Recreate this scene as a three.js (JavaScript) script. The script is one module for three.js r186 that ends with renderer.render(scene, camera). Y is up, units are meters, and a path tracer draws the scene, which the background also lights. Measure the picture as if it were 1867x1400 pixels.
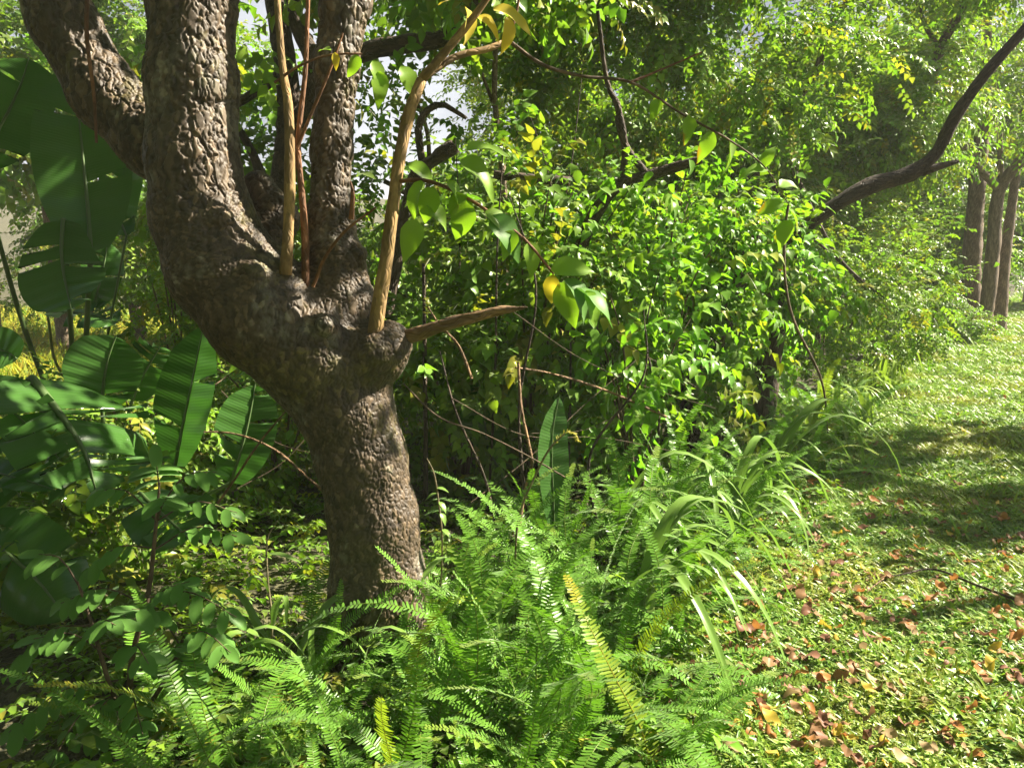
import * as THREE from 'three';
import { mergeGeometries } from 'three/addons/utils/BufferGeometryUtils.js';
import { ImprovedNoise } from 'three/addons/math/ImprovedNoise.js';

// ---------- camera, sky, sun, exposure ----------
const scene = new THREE.Scene();
const camera = new THREE.PerspectiveCamera(53, 1024 / 767, 0.05, 900);
camera.position.set(0, 1.6, 0);
camera.rotation.x = THREE.MathUtils.degToRad(-9.7);
const renderer = new THREE.WebGLRenderer({ antialias: true });
renderer.setSize(1024, 767);
renderer.toneMapping = THREE.LinearToneMapping;
renderer.toneMappingExposure = 4.5;
renderer.shadowMap.enabled = true;

const sunAzimuth = THREE.MathUtils.degToRad(75), sunHeight = THREE.MathUtils.degToRad(40);
const toSun = new THREE.Vector3(Math.sin(sunAzimuth) * Math.cos(sunHeight), Math.sin(sunHeight), -Math.cos(sunAzimuth) * Math.cos(sunHeight));
const sun = new THREE.DirectionalLight(new THREE.Color().setRGB(1, 0.91, 0.74), 5);
sun.position.copy(toSun).multiplyScalar(40);
sun.castShadow = true;
sun.shadow.mapSize.set(2048, 2048);
Object.assign(sun.shadow.camera, { left: -25, right: 25, top: 25, bottom: -25, near: 1, far: 90 });
scene.add(sun, sun.target);

const noise3 = new ImprovedNoise();
const fbm = (x, y, z, n = 4) => { let s = 0, a = 0.5; for (let i = 0; i < n; i++) { s += a * noise3.noise(x, y, z); x *= 2.03; y *= 2.03; z *= 2.03; a *= 0.5; } return s; };
{
  const w = 512, h = 256, d = new Float32Array(w * h * 4);
  for (let j = 0; j < h; j++) for (let i = 0; i < w; i++) {
    const el = (j + 0.5) / h * Math.PI - Math.PI / 2, az = (i + 0.5) / w * 2 * Math.PI - Math.PI;
    const dx = Math.cos(el) * Math.cos(az), dy = Math.sin(el), dz = Math.cos(el) * Math.sin(az);
    const up = Math.max(dy, 0), t = Math.pow(1 - up, 3.4);
    const c = Math.max(0, dx * toSun.x + dy * toSun.y + dz * toSun.z);
    const glow = 0.25 * Math.pow(c, 14) + 0.03 * Math.pow(c, 3);
    const cl = 0.7 * THREE.MathUtils.smoothstep(fbm(dx * 2.2 / (up + 0.35), 3.1, dz * 2.2 / (up + 0.35), 5), -0.25, 0.25) * (0.35 + 0.65 * t);
    const k = (j * w + i) * 4;
    const r = 0.014 + 0.18 * t + glow, g = 0.027 + 0.175 * t + glow * 0.97, b = 0.055 + 0.165 * t + glow * 0.9;
    d[k] = r + (0.31 - r) * cl; d[k + 1] = g + (0.315 - g) * cl; d[k + 2] = b + (0.325 - b) * cl; d[k + 3] = 1;
  }
  const sky = new THREE.DataTexture(d, w, h, THREE.RGBAFormat, THREE.FloatType);
  sky.mapping = THREE.EquirectangularReflectionMapping; sky.magFilter = THREE.LinearFilter; sky.needsUpdate = true;
  scene.background = sky; scene.environment = sky;
}

// ---------- helpers ----------
const rng = (s) => () => { s = (s + 0x6d2b79f5) | 0; let t = Math.imul(s ^ (s >>> 15), 1 | s); t = (t + Math.imul(t ^ (t >>> 7), 61 | t)) ^ t; return ((t ^ (t >>> 14)) >>> 0) / 4294967296; };
const V = (a, b, c) => (Array.isArray(a) ? new THREE.Vector3(a[0], a[1], a[2]) : new THREE.Vector3(a, b, c));
const lerp = (a, b, t) => a + (b - a) * t, clamp = THREE.MathUtils.clamp, smooth = THREE.MathUtils.smoothstep;
const UPV = V(0, 1, 0);
const taken = new Map();
function numbered(name) { const n = taken.get(name) ?? 0; taken.set(name, n + 1); return n ? `${name}_${String(n).padStart(3, '0')}` : name; }
function shadows(o) { o.castShadow = o.receiveShadow = true; return o; }
function part(name, geometry, material, parent) { const m = shadows(new THREE.Mesh(geometry, material)); m.name = name; parent.add(m); return m; }
function thing(name, label, category, group, position = [0, 0, 0], turn = 0) {
  const o = new THREE.Group(); o.name = numbered(name); o.position.set(...position); o.rotation.y = turn;
  o.userData = { label, category }; if (group) o.userData.group = group; scene.add(o); return o;
}
function single(name, label, category, group, geometry, material) {
  const o = shadows(new THREE.Mesh(geometry, material)); o.name = numbered(name);
  o.userData = { label, category }; if (group) o.userData.group = group; scene.add(o); return o;
}
// collects triangles with linear vertex colours and uv in metres
class Shape {
  constructor() { this.p = []; this.c = []; this.u = []; this.i = []; }
  vert(x, y, z, c = [1, 1, 1], u = 0, v = 0) { this.p.push(x, y, z); this.c.push(c[0], c[1], c[2]); this.u.push(u, v); return this.p.length / 3 - 1; }
  tri(a, b, c) { this.i.push(a, b, c); }
  quad(a, b, c, d) { this.i.push(a, b, c, a, c, d); }
  build(m) {
    const g = new THREE.BufferGeometry();
    g.setAttribute('position', new THREE.Float32BufferAttribute(this.p, 3));
    g.setAttribute('color', new THREE.Float32BufferAttribute(this.c, 3));
    g.setAttribute('uv', new THREE.Float32BufferAttribute(this.u, 2));
    g.setIndex(this.i); if (m) g.applyMatrix4(m); g.computeVertexNormals(); return g;
  }
}
const curveOf = (pts) => new THREE.CatmullRomCurve3(pts.map((p) => V(p)), false, 'centripetal');
// tapered limb through [x, y, z, radius] joints
function limbInto(s, joints, { sides = 8, step = 0.06, wob = 0.08, color = [1, 1, 1], seed = 1, tip = false } = {}) {
  const curve = curveOf(joints), len = curve.getLength(), n = Math.max(3, Math.round(len / step));
  const frames = curve.computeFrenetFrames(n, false), rows = [];
  for (let k = 0; k <= n; k++) {
    const t = k / n, q = t * (joints.length - 1), a = Math.min(Math.floor(q), joints.length - 2);
    const p = curve.getPoint(t), row = []; let r = lerp(joints[a][3], joints[a + 1][3], q - a); if (tip && k === n) r *= 0.15;
    for (let j = 0; j <= sides; j++) {
      const an = j / sides * Math.PI * 2, co = Math.cos(an), si = Math.sin(an);
      const rr = r * (1 + wob * noise3.noise(co * 1.3 + seed * 7.1, si * 1.3, t * len * 6 + seed) + wob * 0.6 * noise3.noise(co * 3 + seed, si * 3, t * len * 22));
      const N = frames.normals[k], B = frames.binormals[k];
      row.push(s.vert(p.x + (N.x * co + B.x * si) * rr, p.y + (N.y * co + B.y * si) * rr, p.z + (N.z * co + B.z * si) * rr, color, j / sides * 2 * Math.PI * Math.max(joints[0][3], 0.004), t * len));
    }
    rows.push(row);
  }
  for (let k = 0; k < n; k++) for (let j = 0; j < sides; j++) s.quad(rows[k][j], rows[k][j + 1], rows[k + 1][j + 1], rows[k + 1][j]);
  for (const [row, flip] of [[rows[0], 1], [rows[n], 0]]) {
    let x = 0, y = 0, z = 0; for (let j = 0; j < sides; j++) { x += s.p[row[j] * 3]; y += s.p[row[j] * 3 + 1]; z += s.p[row[j] * 3 + 2]; }
    const m = s.vert(x / sides, y / sides, z / sides, color);
    for (let j = 0; j < sides; j++) flip ? s.tri(m, row[j + 1], row[j]) : s.tri(m, row[j], row[j + 1]);
  }
  return s;
}
const limb = (joints, o) => limbInto(new Shape(), joints, o).build();
const basis = (origin, dir, normal) => { const z = dir.clone().normalize(), x = normal.clone().cross(z).normalize(), y = z.clone().cross(x); return new THREE.Matrix4().makeBasis(x, y, z).setPosition(origin); };

// ---------- textures and materials ----------
function dataTexture(n, f, srgb) {
  const d = new Uint8Array(n * n * 4);
  for (let j = 0; j < n; j++) for (let i = 0; i < n; i++) { const c = f(i / n, j / n), k = (j * n + i) * 4; d[k] = c[0] * 255; d[k + 1] = c[1] * 255; d[k + 2] = c[2] * 255; d[k + 3] = 255; }
  const t = new THREE.DataTexture(d, n, n); t.wrapS = t.wrapT = THREE.RepeatWrapping; t.magFilter = THREE.LinearFilter; t.minFilter = THREE.LinearMipmapLinearFilter; t.generateMipmaps = true;
  if (srgb) t.colorSpace = THREE.SRGBColorSpace; t.needsUpdate = true; return t;
}
const hash = (x, y, z) => { let h = Math.imul(x, 374761393) ^ Math.imul(y, 668265263) ^ Math.imul(z, 1274126177); h = Math.imul(h ^ (h >>> 13), 1274126177); return ((h ^ (h >>> 16)) >>> 0) / 4294967296; };
function worley2(x, y, nx, ny) {
  const ix = Math.floor(x), iy = Math.floor(y); let a = 9, b = 9, id = 0;
  for (let j = -1; j <= 1; j++) for (let i = -1; i <= 1; i++) {
    const cx = ((ix + i) % nx + nx) % nx, cy = ((iy + j) % ny + ny) % ny;
    const d = Math.hypot(ix + i + hash(cx, cy, 1) - x, iy + j + hash(cx, cy, 2) - y);
    if (d < a) { b = a; a = d; id = hash(cx, cy, 3); } else if (d < b) b = d;
  }
  return [a, b, id];
}
const barkBump = dataTexture(512, (u, v) => { const [a, b] = worley2(u * 14 + 0.4 * Math.sin(v * 25.1), v * 6, 14, 6); const e = clamp((b - a) * 2.4, 0, 1); return [e, e, e]; });
const barkColor = dataTexture(512, (u, v) => { const [, , id] = worley2(u * 14, v * 6, 14, 6), n = 0.5 + 0.5 * fbm(Math.cos(u * 6.283) * 2, Math.sin(u * 6.283) * 2, Math.cos(v * 6.283) * 2 + 5, 5); const k = 0.55 + 0.3 * id + 0.5 * (n - 0.4); return [clamp(k, 0, 1), clamp(k * 0.95, 0, 1), clamp(k * 0.88, 0, 1)]; }, true);
barkBump.repeat.set(3, 3); barkColor.repeat.set(3, 3);
const veinBump = dataTexture(256, (u, v) => { const k = 0.5 + 0.35 * Math.sin(u * 2 * Math.PI * 16) + 0.15 * Math.sin(u * 2 * Math.PI * 5 + 1); return [k, k, k]; });
const linear = (r, g, b) => new THREE.Color().setRGB(r, g, b);
const wood = (r, g, b, bump = 0.006) => new THREE.MeshStandardMaterial({ color: linear(r, g, b), roughness: 0.85, map: barkColor, bumpMap: barkBump, bumpScale: bump, vertexColors: true });
const leafy = (r, g, b, through = 0.45, coat = 0.5, coatRough = 0.38) => new THREE.MeshPhysicalMaterial({ color: linear(r, g, b), roughness: 1, transmission: through, thickness: 0, clearcoat: coat, clearcoatRoughness: coatRough, specularIntensity: 0.35, vertexColors: true, side: THREE.DoubleSide });
const M = {
  bark: new THREE.MeshStandardMaterial({ color: linear(1, 1, 1), roughness: 0.6, vertexColors: true }),
  darkBark: wood(0.11, 0.085, 0.065), greyBark: wood(0.27, 0.22, 0.17), redBark: wood(0.3, 0.18, 0.11),
  sprout: wood(0.42, 0.3, 0.14, 0.002), redSprout: wood(0.33, 0.17, 0.09, 0.002), deadwood: wood(0.36, 0.24, 0.14, 0.006), twig: wood(0.2, 0.15, 0.1, 0.001), paleStem: wood(0.35, 0.33, 0.2, 0.001),
  fern: leafy(0.115, 0.27, 0.014, 0.45, 0.5, 0.32), fernYellow: leafy(0.25, 0.36, 0.015, 0.48, 0.4, 0.4),
  strap: leafy(0.16, 0.29, 0.035, 0.4, 0.8, 0.3), grass: leafy(0.22, 0.34, 0.025, 0.4, 0.6, 0.36),
  banana: new THREE.MeshPhysicalMaterial({ color: linear(0.05, 0.155, 0.015), roughness: 1, transmission: 0.45, thickness: 0, specularIntensity: 0.3, clearcoat: 1, clearcoatRoughness: 0.2, bumpMap: veinBump, bumpScale: 0.0009, vertexColors: true, side: THREE.DoubleSide }),
  petiole: new THREE.MeshStandardMaterial({ color: linear(0.07, 0.12, 0.035), roughness: 0.5, vertexColors: true }),
  sapling: leafy(0.1, 0.24, 0.03, 0.42, 0.4, 0.42),
  bigLeaf: leafy(0.23, 0.42, 0.016, 0.56, 0.7, 0.34), yellowLeaf: leafy(0.62, 0.5, 0.03, 0.5, 0.4, 0.4),
  shrubLeaf: leafy(0.16, 0.36, 0.012, 0.6, 0.5, 0.3), crownLeaf: leafy(0.15, 0.29, 0.014, 0.52, 0.5, 0.3), yellowGreen: leafy(0.24, 0.38, 0.02, 0.55, 0.5, 0.3),
  litter: [leafy(0.27, 0.145, 0.065, 0.25, 0.3, 0.45), leafy(0.4, 0.17, 0.045, 0.3, 0.3, 0.45), leafy(0.36, 0.25, 0.13, 0.25, 0.3, 0.45), leafy(0.5, 0.36, 0.04, 0.35, 0.3, 0.45), leafy(0.2, 0.09, 0.05, 0.2, 0.3, 0.45)],
  flower: leafy(0.75, 0.06, 0.02, 0.4, 0.2, 0.5),
};

// ---------- leaf shapes: along +z, width in x, face up +y ----------
const OVATE = [[0, 0.02], [0.12, 0.34], [0.32, 0.5], [0.6, 0.36], [0.85, 0.13], [1, 0.0]];
const HEART = [[0, 0.12], [0.1, 0.46], [0.28, 0.5], [0.5, 0.38], [0.72, 0.2], [1, 0]];
const OBLONG = [[0, 0.04], [0.15, 0.36], [0.45, 0.5], [0.75, 0.44], [0.93, 0.22], [1, 0]];
const FEW = [[0, 0.03], [0.35, 0.5], [0.7, 0.3], [1, 0]];
function leafInto(s, m, len, wid, profile, { fold = 0.25, curl = 0.3, color = [1, 1, 1], wave = 0, ph = 0, edge = null } = {}) {
  const v = new THREE.Vector3(); let prev = null;
  const put = (x, y, z, c) => { v.set(x, y, z).applyMatrix4(m); return s.vert(v.x, v.y, v.z, c, x, z); };
  for (const [t, w] of profile) {
    const a = curl * t, z = len * (curl ? Math.sin(a) / curl : t), y = -len * (curl ? (1 - Math.cos(a)) / curl : 0);
    const hw = wid * w, wv = wave * len * Math.sin(t * 9 + ph);
    const row = w < 0.001 ? [put(0, y, z, edge ?? color)] : [put(-hw, y + hw * fold + wv, z, edge && t > 0.5 ? edge : color), put(0, y, z, color), put(hw, y + hw * fold - wv, z, color)];
    if (prev) {
      if (row.length === 3) { s.quad(prev[0], row[0], row[1], prev[1]); s.quad(prev[1], row[1], row[2], prev[2]); }
      else { s.tri(prev[0], row[0], prev[1]); s.tri(prev[1], row[0], prev[2]); }
    }
    prev = row;
  }
}
const leafGeometry = (len, wid, profile, o) => { const s = new Shape(); leafInto(s, new THREE.Matrix4(), len, wid, profile, o); return s.build(); };
const dirFrom = (R, spread = 1) => V(R() * 2 - 1, (R() * 2 - 1) * spread, R() * 2 - 1).normalize();
// a leafy twig along +z
function spray(seed, { n = 9, len = 0.3, leaf = 0.07, ratio = 0.6, profile = FEW, droop = 0.4, twig = [0.9, 0.5, 0.3], fan = 0.9 } = {}) {
  const R = rng(seed), s = new Shape();
  const pts = [[0, 0, 0, 0.0022], [0.02 * (R() - 0.5), 0.02, len * 0.5, 0.0016], [0.05 * (R() - 0.5), -0.03, len, 0.001]];
  limbInto(s, pts, { sides: 3, step: len / 3, wob: 0, color: twig });
  const c = curveOf(pts);
  for (let k = 0; k < n; k++) {
    const t = (k + 0.6) / n, p = c.getPoint(t), side = k === n - 1 ? 0 : (k % 2 ? 1 : -1), tone = 0.75 + R() * 0.5;
    const d = V(side * fan + (R() - 0.5) * 0.5, -droop * R(), 0.75 + (R() - 0.5) * 0.4).normalize();
    const nrm = V((R() - 0.5) * 0.9, 1, (R() - 0.5) * 0.9 + 0.3);
    leafInto(s, basis(p, d, nrm), leaf * (0.7 + R() * 0.5), leaf * ratio * (0.8 + R() * 0.4), profile, { fold: 0.15 + R() * 0.4, curl: 0.2 + R() * 0.7, color: [tone * (0.9 + 0.3 * R()), tone, tone] });
  }
  return s.build();
}
const SPRAYS = {
  fine: [1, 2, 3].map((k) => spray(k, { n: 11, len: 0.34, leaf: 0.075, ratio: 0.62 })),
  long: [4, 5, 6].map((k) => spray(k, { n: 10, len: 0.38, leaf: 0.095, ratio: 0.42, droop: 0.8 })),
  heart: [7, 8, 9].map((k) => spray(k, { n: 8, len: 0.36, leaf: 0.1, ratio: 0.78, profile: HEART, droop: 0.9 })),
  wide: [10, 11, 12].map((k) => spray(k, { n: 8, len: 0.5, leaf: 0.17, ratio: 0.6, droop: 0.7 })),
};
const tintOf = (R, spread) => { const k = 1 + (R() - 0.5) * spread, y = R() < 0.08 ? 1.7 : 0.85 + R() * 0.35; return linear(k * y, k, k * (0.8 + R() * 0.4)); };
// sprays gathered in clumps through an uneven volume; returned as parts of their plant
function foliage(parent, name, { at, size, count, clumps = 14, kind = 'fine', material = M.crownLeaf, seed = 1, spread = 0.6, scale = [0.7, 1.3], clumpSize = 0.28, droop = 0.35, hollow = 0.2 }) {
  const R = rng(seed * 977 + 13), centres = [];
  for (let k = 0; k < clumps; k++) { const d = dirFrom(R), r = lerp(hollow, 1, Math.cbrt(R())); centres.push([V(d.x * r, d.y * r, d.z * r), 0.6 + R() * 0.8]); }
  const lists = [[], [], []];
  const g = () => (R() + R() + R() - 1.5) / 1.5;
  for (let k = 0; k < count; k++) {
    const [c, cs] = centres[Math.floor(R() * clumps)], f = clumpSize * cs;
    const q = V(c.x + g() * f * 1.6, c.y + g() * f * 1.3, c.z + g() * f * 1.6);
    const out = q.clone().sub(c.clone().multiplyScalar(0.55)).add(V(0, -droop * R(), 0)).add(dirFrom(R).multiplyScalar(0.5)).normalize();
    const p = V(at[0] + q.x * size[0], at[1] + q.y * size[1], at[2] + q.z * size[2]);
    if (p.y < 0.12) continue;
    const m = basis(p, out, V((R() - 0.5) * 0.8, 1, (R() - 0.5) * 0.8)); const sc = lerp(scale[0], scale[1], R());
    m.scale(V(sc, sc, sc)); lists[k % 3].push([m, tintOf(R, spread)]);
  }
  lists.forEach((list, k) => {
    const im = new THREE.InstancedMesh(SPRAYS[kind][k], material, list.length); im.name = name; im.userData.kind = 'stuff'; shadows(im);
    list.forEach(([m, c], i) => { im.setMatrixAt(i, m); im.setColorAt(i, c); }); parent.add(im);
  });
}

// ---------- terrain ----------
const EDGE = [[0.35, 0], [0.45, -1.6], [0.55, -2.2], [0.86, -3.18], [1.64, -4.35], [2.57, -5.65], [4.6, -9.36], [7.3, -12.6], [9.6, -15.7], [16, -24], [30, -40]];
function edgeX(z) { for (let k = 1; k < EDGE.length; k++) if (z >= EDGE[k][1]) { const t = (z - EDGE[k - 1][1]) / (EDGE[k][1] - EDGE[k - 1][1]); return lerp(EDGE[k - 1][0], EDGE[k][0], t); } return 30; }
const hillAt = (x, z) => { const d = Math.hypot(x, z); return 9 * smooth(d, 26, 120) + (d < 26 ? 0 : 0.5 * fbm(x * 0.05, 0, z * 0.05)); };
const groundAt = (x, z) => hillAt(x, z) + 0.05 * fbm(x * 0.8, 1.5, z * 0.8, 3);
{
  const s = new Shape(), n = 150, xs = []; for (let k = -n; k <= n; k++) { const t = k / n; xs.push(Math.sign(t) * (Math.abs(t) * 14 + Math.pow(Math.abs(t), 4) * 386)); }
  const ids = xs.map((z) => xs.map((x) => {
    const k = 1 + 0.8 * fbm(x * 9, 7, z * 9, 3) + 0.5 * fbm(x * 1.7, 2, z * 1.7, 4);   // one earth colour, mottled
    return s.vert(x, groundAt(x, z), z, [0.08 * k, 0.075 * k, 0.032 * k], x, z);
  }));
  for (let j = 0; j < xs.length - 1; j++) for (let i = 0; i < xs.length - 1; i++) s.quad(ids[j][i], ids[j + 1][i], ids[j + 1][i + 1], ids[j][i + 1]);
  const soil = dataTexture(512, (u, v) => { const a = u * 6.2832, b = v * 6.2832, k = 0.72 + 0.9 * fbm(Math.cos(a) * 4, Math.sin(a) * 4 + Math.cos(b) * 4, Math.sin(b) * 4, 5); return [clamp(k, 0, 1), clamp(k, 0, 1), clamp(k, 0, 1)]; });
  soil.repeat.set(1.3, 1.3);
  const ground = shadows(new THREE.Mesh(s.build(), new THREE.MeshStandardMaterial({ roughness: 0.95, vertexColors: true, map: soil, bumpMap: soil, bumpScale: 0.03 })));
  ground.name = 'ground'; ground.userData.kind = 'structure'; scene.add(ground);
}

// ---------- the forked tree: one surface grown from joints, with plated bark ----------
const forked = thing('forked_tree', 'thick forked tree with rough plated brown bark growing out of the ferns', 'tree', null, [-0.541, 0, -2.894]);
const forkedInverse = new THREE.Matrix4().makeTranslation(-forked.position.x, -forked.position.y, -forked.position.z);
const own = (g) => g.applyMatrix4(forkedInverse);
{
  const chain = (...j) => j.slice(1).map((b, k) => [j[k], b]);
  const bones = [
    ...chain([-0.589, -0.21, -2.9, 0.265], [-0.538, -0.003, -2.9, 0.212], [-0.531, 0.257, -2.9, 0.189], [-0.546, 0.556, -2.9, 0.171], [-0.589, 0.823, -2.9, 0.168], [-0.639, 1.008, -2.9, 0.175], [-0.747, 1.21, -2.9, 0.208], [-0.929, 1.378, -2.88, 0.21]),
    ...chain([-0.929, 1.378, -2.88, 0.21], [-1.072, 1.54, -2.88, 0.193], [-1.143, 1.72, -2.9, 0.17], [-1.161, 1.934, -2.9, 0.15], [-1.154, 2.204, -2.92, 0.146], [-1.147, 2.509, -2.95, 0.145], [-1.159, 2.745, -3, 0.144]),
    ...chain([-0.745, 1.252, -2.9, 0.166], [-0.648, 1.395, -2.93, 0.125], [-0.667, 1.559, -2.95, 0.102], [-0.682, 1.722, -2.97, 0.077], [-0.675, 1.986, -3, 0.066], [-0.651, 2.283, -3.02, 0.071], [-0.62, 2.521, -3.05, 0.081], [-0.597, 2.783, -3.1, 0.085]),
    ...chain([-0.614, 1.147, -2.9, 0.157], [-0.5, 1.236, -2.86, 0.113], [-0.444, 1.275, -2.84, 0.065]),
    ...chain([-1.231, 1.854, -3.1, 0.097], [-1.411, 2.036, -3.15, 0.13], [-1.605, 2.217, -3.18, 0.121], [-1.752, 2.486, -3.2, 0.116], [-1.878, 2.801, -3.25, 0.112]),
    ...chain([-1.105, 1.515, -3.05, 0.108], [-0.956, 1.732, -3.2, 0.078], [-1.043, 1.866, -3.25, 0.056]),
    ...chain([-0.469, 0.042, -2.86, 0.099], [-0.375, -0.042, -2.8, 0.076]), ...chain([-0.619, 0.03, -2.84, 0.087], [-0.692, -0.088, -2.76, 0.064]),
    ...chain([-0.682, 1.326, -2.78, 0.046], [-0.66, 1.349, -2.71, 0.033]), ...chain([-0.49, 1.223, -2.8, 0.05], [-0.496, 1.247, -2.77, 0.046]), ...chain([-1.034, 1.715, -2.78, 0.039], [-1.017, 1.721, -2.745, 0.029]), ...chain([-0.609, 0.701, -2.8, 0.052], [-0.603, 0.717, -2.775, 0.037]), ...chain([-0.598, 1.58, -2.9, 0.041], [-0.571, 1.596, -2.89, 0.026]), ...chain([-0.901, 1.485, -2.75, 0.049], [-0.903, 1.525, -2.715, 0.038]),
  ];
  const B = bones.map(([a, b]) => ({ ax: a[0], ay: a[1], az: a[2], ar: a[3], dx: b[0] - a[0], dy: b[1] - a[1], dz: b[2] - a[2], dr: b[3] - a[3], l2: (b[0] - a[0]) ** 2 + (b[1] - a[1]) ** 2 + (b[2] - a[2]) ** 2, reach: Math.max(a[3], b[3]) }));
  const sdf = (x, y, z, set) => {
    let d = 1e3;
    for (const o of set) {
      const px = x - o.ax, py = y - o.ay, pz = z - o.az, t = clamp((px * o.dx + py * o.dy + pz * o.dz) / o.l2, 0, 1);
      const e = Math.hypot(px - o.dx * t, py - o.dy * t, pz - o.dz * t) - (o.ar + o.dr * t), k = 0.05;
      const h = Math.max(k - Math.abs(d - e), 0) / k; d = Math.min(d, e) - h * h * k * 0.25;
    }
    return d;
  };
  const c = 0.0042, lo = [-2.05, -0.15, -3.5], dims = [432, 704, 216], K = 8;
  const [nx, ny, nz] = dims, F = new Float32Array(nx * ny * nz).fill(1), id = new Int32Array(nx * ny * nz).fill(-1), at = (i, j, k) => (k * ny + j) * nx + i;
  const pos = [], grad = [], active = [];
  for (let bk = 0; bk < nz / K; bk++) for (let bj = 0; bj < ny / K; bj++) for (let bi = 0; bi < nx / K; bi++) {
    const m = [bi, bj, bk].map((b, a) => lo[a] + (b + 0.5) * K * c), d = sdf(...m, B), near = Math.abs(d) < K * c * 1.2;
    const set = near ? B.filter((o) => { const px = m[0] - o.ax, py = m[1] - o.ay, pz = m[2] - o.az, t = clamp((px * o.dx + py * o.dy + pz * o.dz) / o.l2, 0, 1); return Math.hypot(px - o.dx * t, py - o.dy * t, pz - o.dz * t) - (o.ar + o.dr * t) < 0.2; }) : null;
    if (near) active.push([bi, bj, bk, set]);
    for (let k = 0; k < K; k++) for (let j = 0; j < K; j++) for (let i = 0; i < K; i++) {
      const I = bi * K + i, J = bj * K + j, L = bk * K + k;
      F[at(I, J, L)] = near ? sdf(lo[0] + I * c, lo[1] + J * c, lo[2] + L * c, set) : d;
    }
  }
  const CO = [[0, 0, 0], [1, 0, 0], [0, 1, 0], [1, 1, 0], [0, 0, 1], [1, 0, 1], [0, 1, 1], [1, 1, 1]], ED = [[0, 1], [2, 3], [4, 5], [6, 7], [0, 2], [1, 3], [4, 6], [5, 7], [0, 4], [1, 5], [2, 6], [3, 7]];
  const val = new Float32Array(8), index = [];
  for (const [bi, bj, bk, set] of active) for (let k = 0; k < K; k++) for (let j = 0; j < K; j++) for (let i = 0; i < K; i++) {
    const I = bi * K + i, J = bj * K + j, L = bk * K + k; if (I >= nx - 1 || J >= ny - 1 || L >= nz - 1) continue;
    let neg = 0; for (let q = 0; q < 8; q++) { val[q] = F[at(I + CO[q][0], J + CO[q][1], L + CO[q][2])]; if (val[q] < 0) neg++; }
    if (!neg || neg === 8) continue;
    let x = 0, y = 0, z = 0, n = 0;
    for (const [a, b] of ED) if ((val[a] < 0) !== (val[b] < 0)) { const t = val[a] / (val[a] - val[b]); x += lerp(CO[a][0], CO[b][0], t); y += lerp(CO[a][1], CO[b][1], t); z += lerp(CO[a][2], CO[b][2], t); n++; }
    x = lo[0] + (I + x / n) * c; y = lo[1] + (J + y / n) * c; z = lo[2] + (L + z / n) * c;
    const e = 0.006, g = V(sdf(x + e, y, z, set) - sdf(x - e, y, z, set), sdf(x, y + e, z, set) - sdf(x, y - e, z, set), sdf(x, y, z + e, set) - sdf(x, y, z - e, set)).normalize();
    id[at(I, J, L)] = pos.length / 3; pos.push(x, y, z); grad.push(g.x, g.y, g.z);
  }
  for (const [bi, bj, bk] of active) for (let k = 0; k < K; k++) for (let j = 0; j < K; j++) for (let i = 0; i < K; i++) {
    const I = bi * K + i, J = bj * K + j, L = bk * K + k; if (!I || !J || !L || I >= nx - 1 || J >= ny - 1 || L >= nz - 1) continue;
    const v0 = F[at(I, J, L)] < 0;
    for (const [a, e1, e2, far] of [[0, [0, 1, 0], [0, 0, 1], F[at(I + 1, J, L)]], [1, [0, 0, 1], [1, 0, 0], F[at(I, J + 1, L)]], [2, [1, 0, 0], [0, 1, 0], F[at(I, J, L + 1)]]]) {
      if (v0 === far < 0) continue;
      const q = [id[at(I, J, L)], id[at(I - e1[0], J - e1[1], L - e1[2])], id[at(I - e1[0] - e2[0], J - e1[1] - e2[1], L - e1[2] - e2[2])], id[at(I - e2[0], J - e2[1], L - e2[2])]];
      if (q.some((m) => m < 0)) continue;
      v0 ? index.push(q[0], q[1], q[2], q[0], q[2], q[3]) : index.push(q[0], q[2], q[1], q[0], q[3], q[2]);
    }
  }
  const worley3 = (x, y, z) => {
    const ix = Math.floor(x), iy = Math.floor(y), iz = Math.floor(z); let a = 9, b = 9, h = 0;
    for (let k = -1; k <= 1; k++) for (let j = -1; j <= 1; j++) for (let i = -1; i <= 1; i++) {
      const cx = ix + i, cy = iy + j, cz = iz + k, d = Math.hypot(cx + hash(cx, cy, cz) - x, cy + hash(cx + 91, cy, cz) - y, cz + hash(cx, cy + 57, cz) - z);
      if (d < a) { b = a; a = d; h = hash(cx, cy, cz + 33); } else if (d < b) b = d;
    }
    return [a, b, h];
  };
  const color = new Float32Array(pos.length);
  for (let q = 0; q < pos.length; q += 3) {
    const x = pos[q], y = pos[q + 1], z = pos[q + 2];
    const w = 0.016, X = x + w * noise3.noise(x * 22, y * 22, z * 22), Z = z + w * noise3.noise(x * 22 + 9, y * 22, z * 22);
    const up = smooth(y, 1.35, 1.9), Y = y / lerp(1.7, 3.3, up), cell = lerp(0.0165, 0.02, up);
    const [a, b, h] = worley3(X / cell, Y / cell, Z / cell);
    const [fa, fb] = worley3(X / 0.055 + 0.5 * noise3.noise(x * 40, y * 40, z * 40), Y / lerp(0.075, 0.06, up), Z / 0.055), furrow = smooth(fb - fa, 0.0, 0.2);
    const plate = smooth(b - a, 0.03, 0.17), big = fbm(x * 6, y * 4, z * 6, 3), mid = fbm(x * 38, y * 30, z * 38, 3);
    const d = lerp(0.0036, 0.0042, up) * plate + lerp(0.0025, 0.0075, up) * furrow - 0.006 + 0.001 * h + 0.013 * big + 0.0035 * mid;
    pos[q] += grad[q] * d; pos[q + 1] += grad[q + 1] * d; pos[q + 2] += grad[q + 2] * d;
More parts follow.
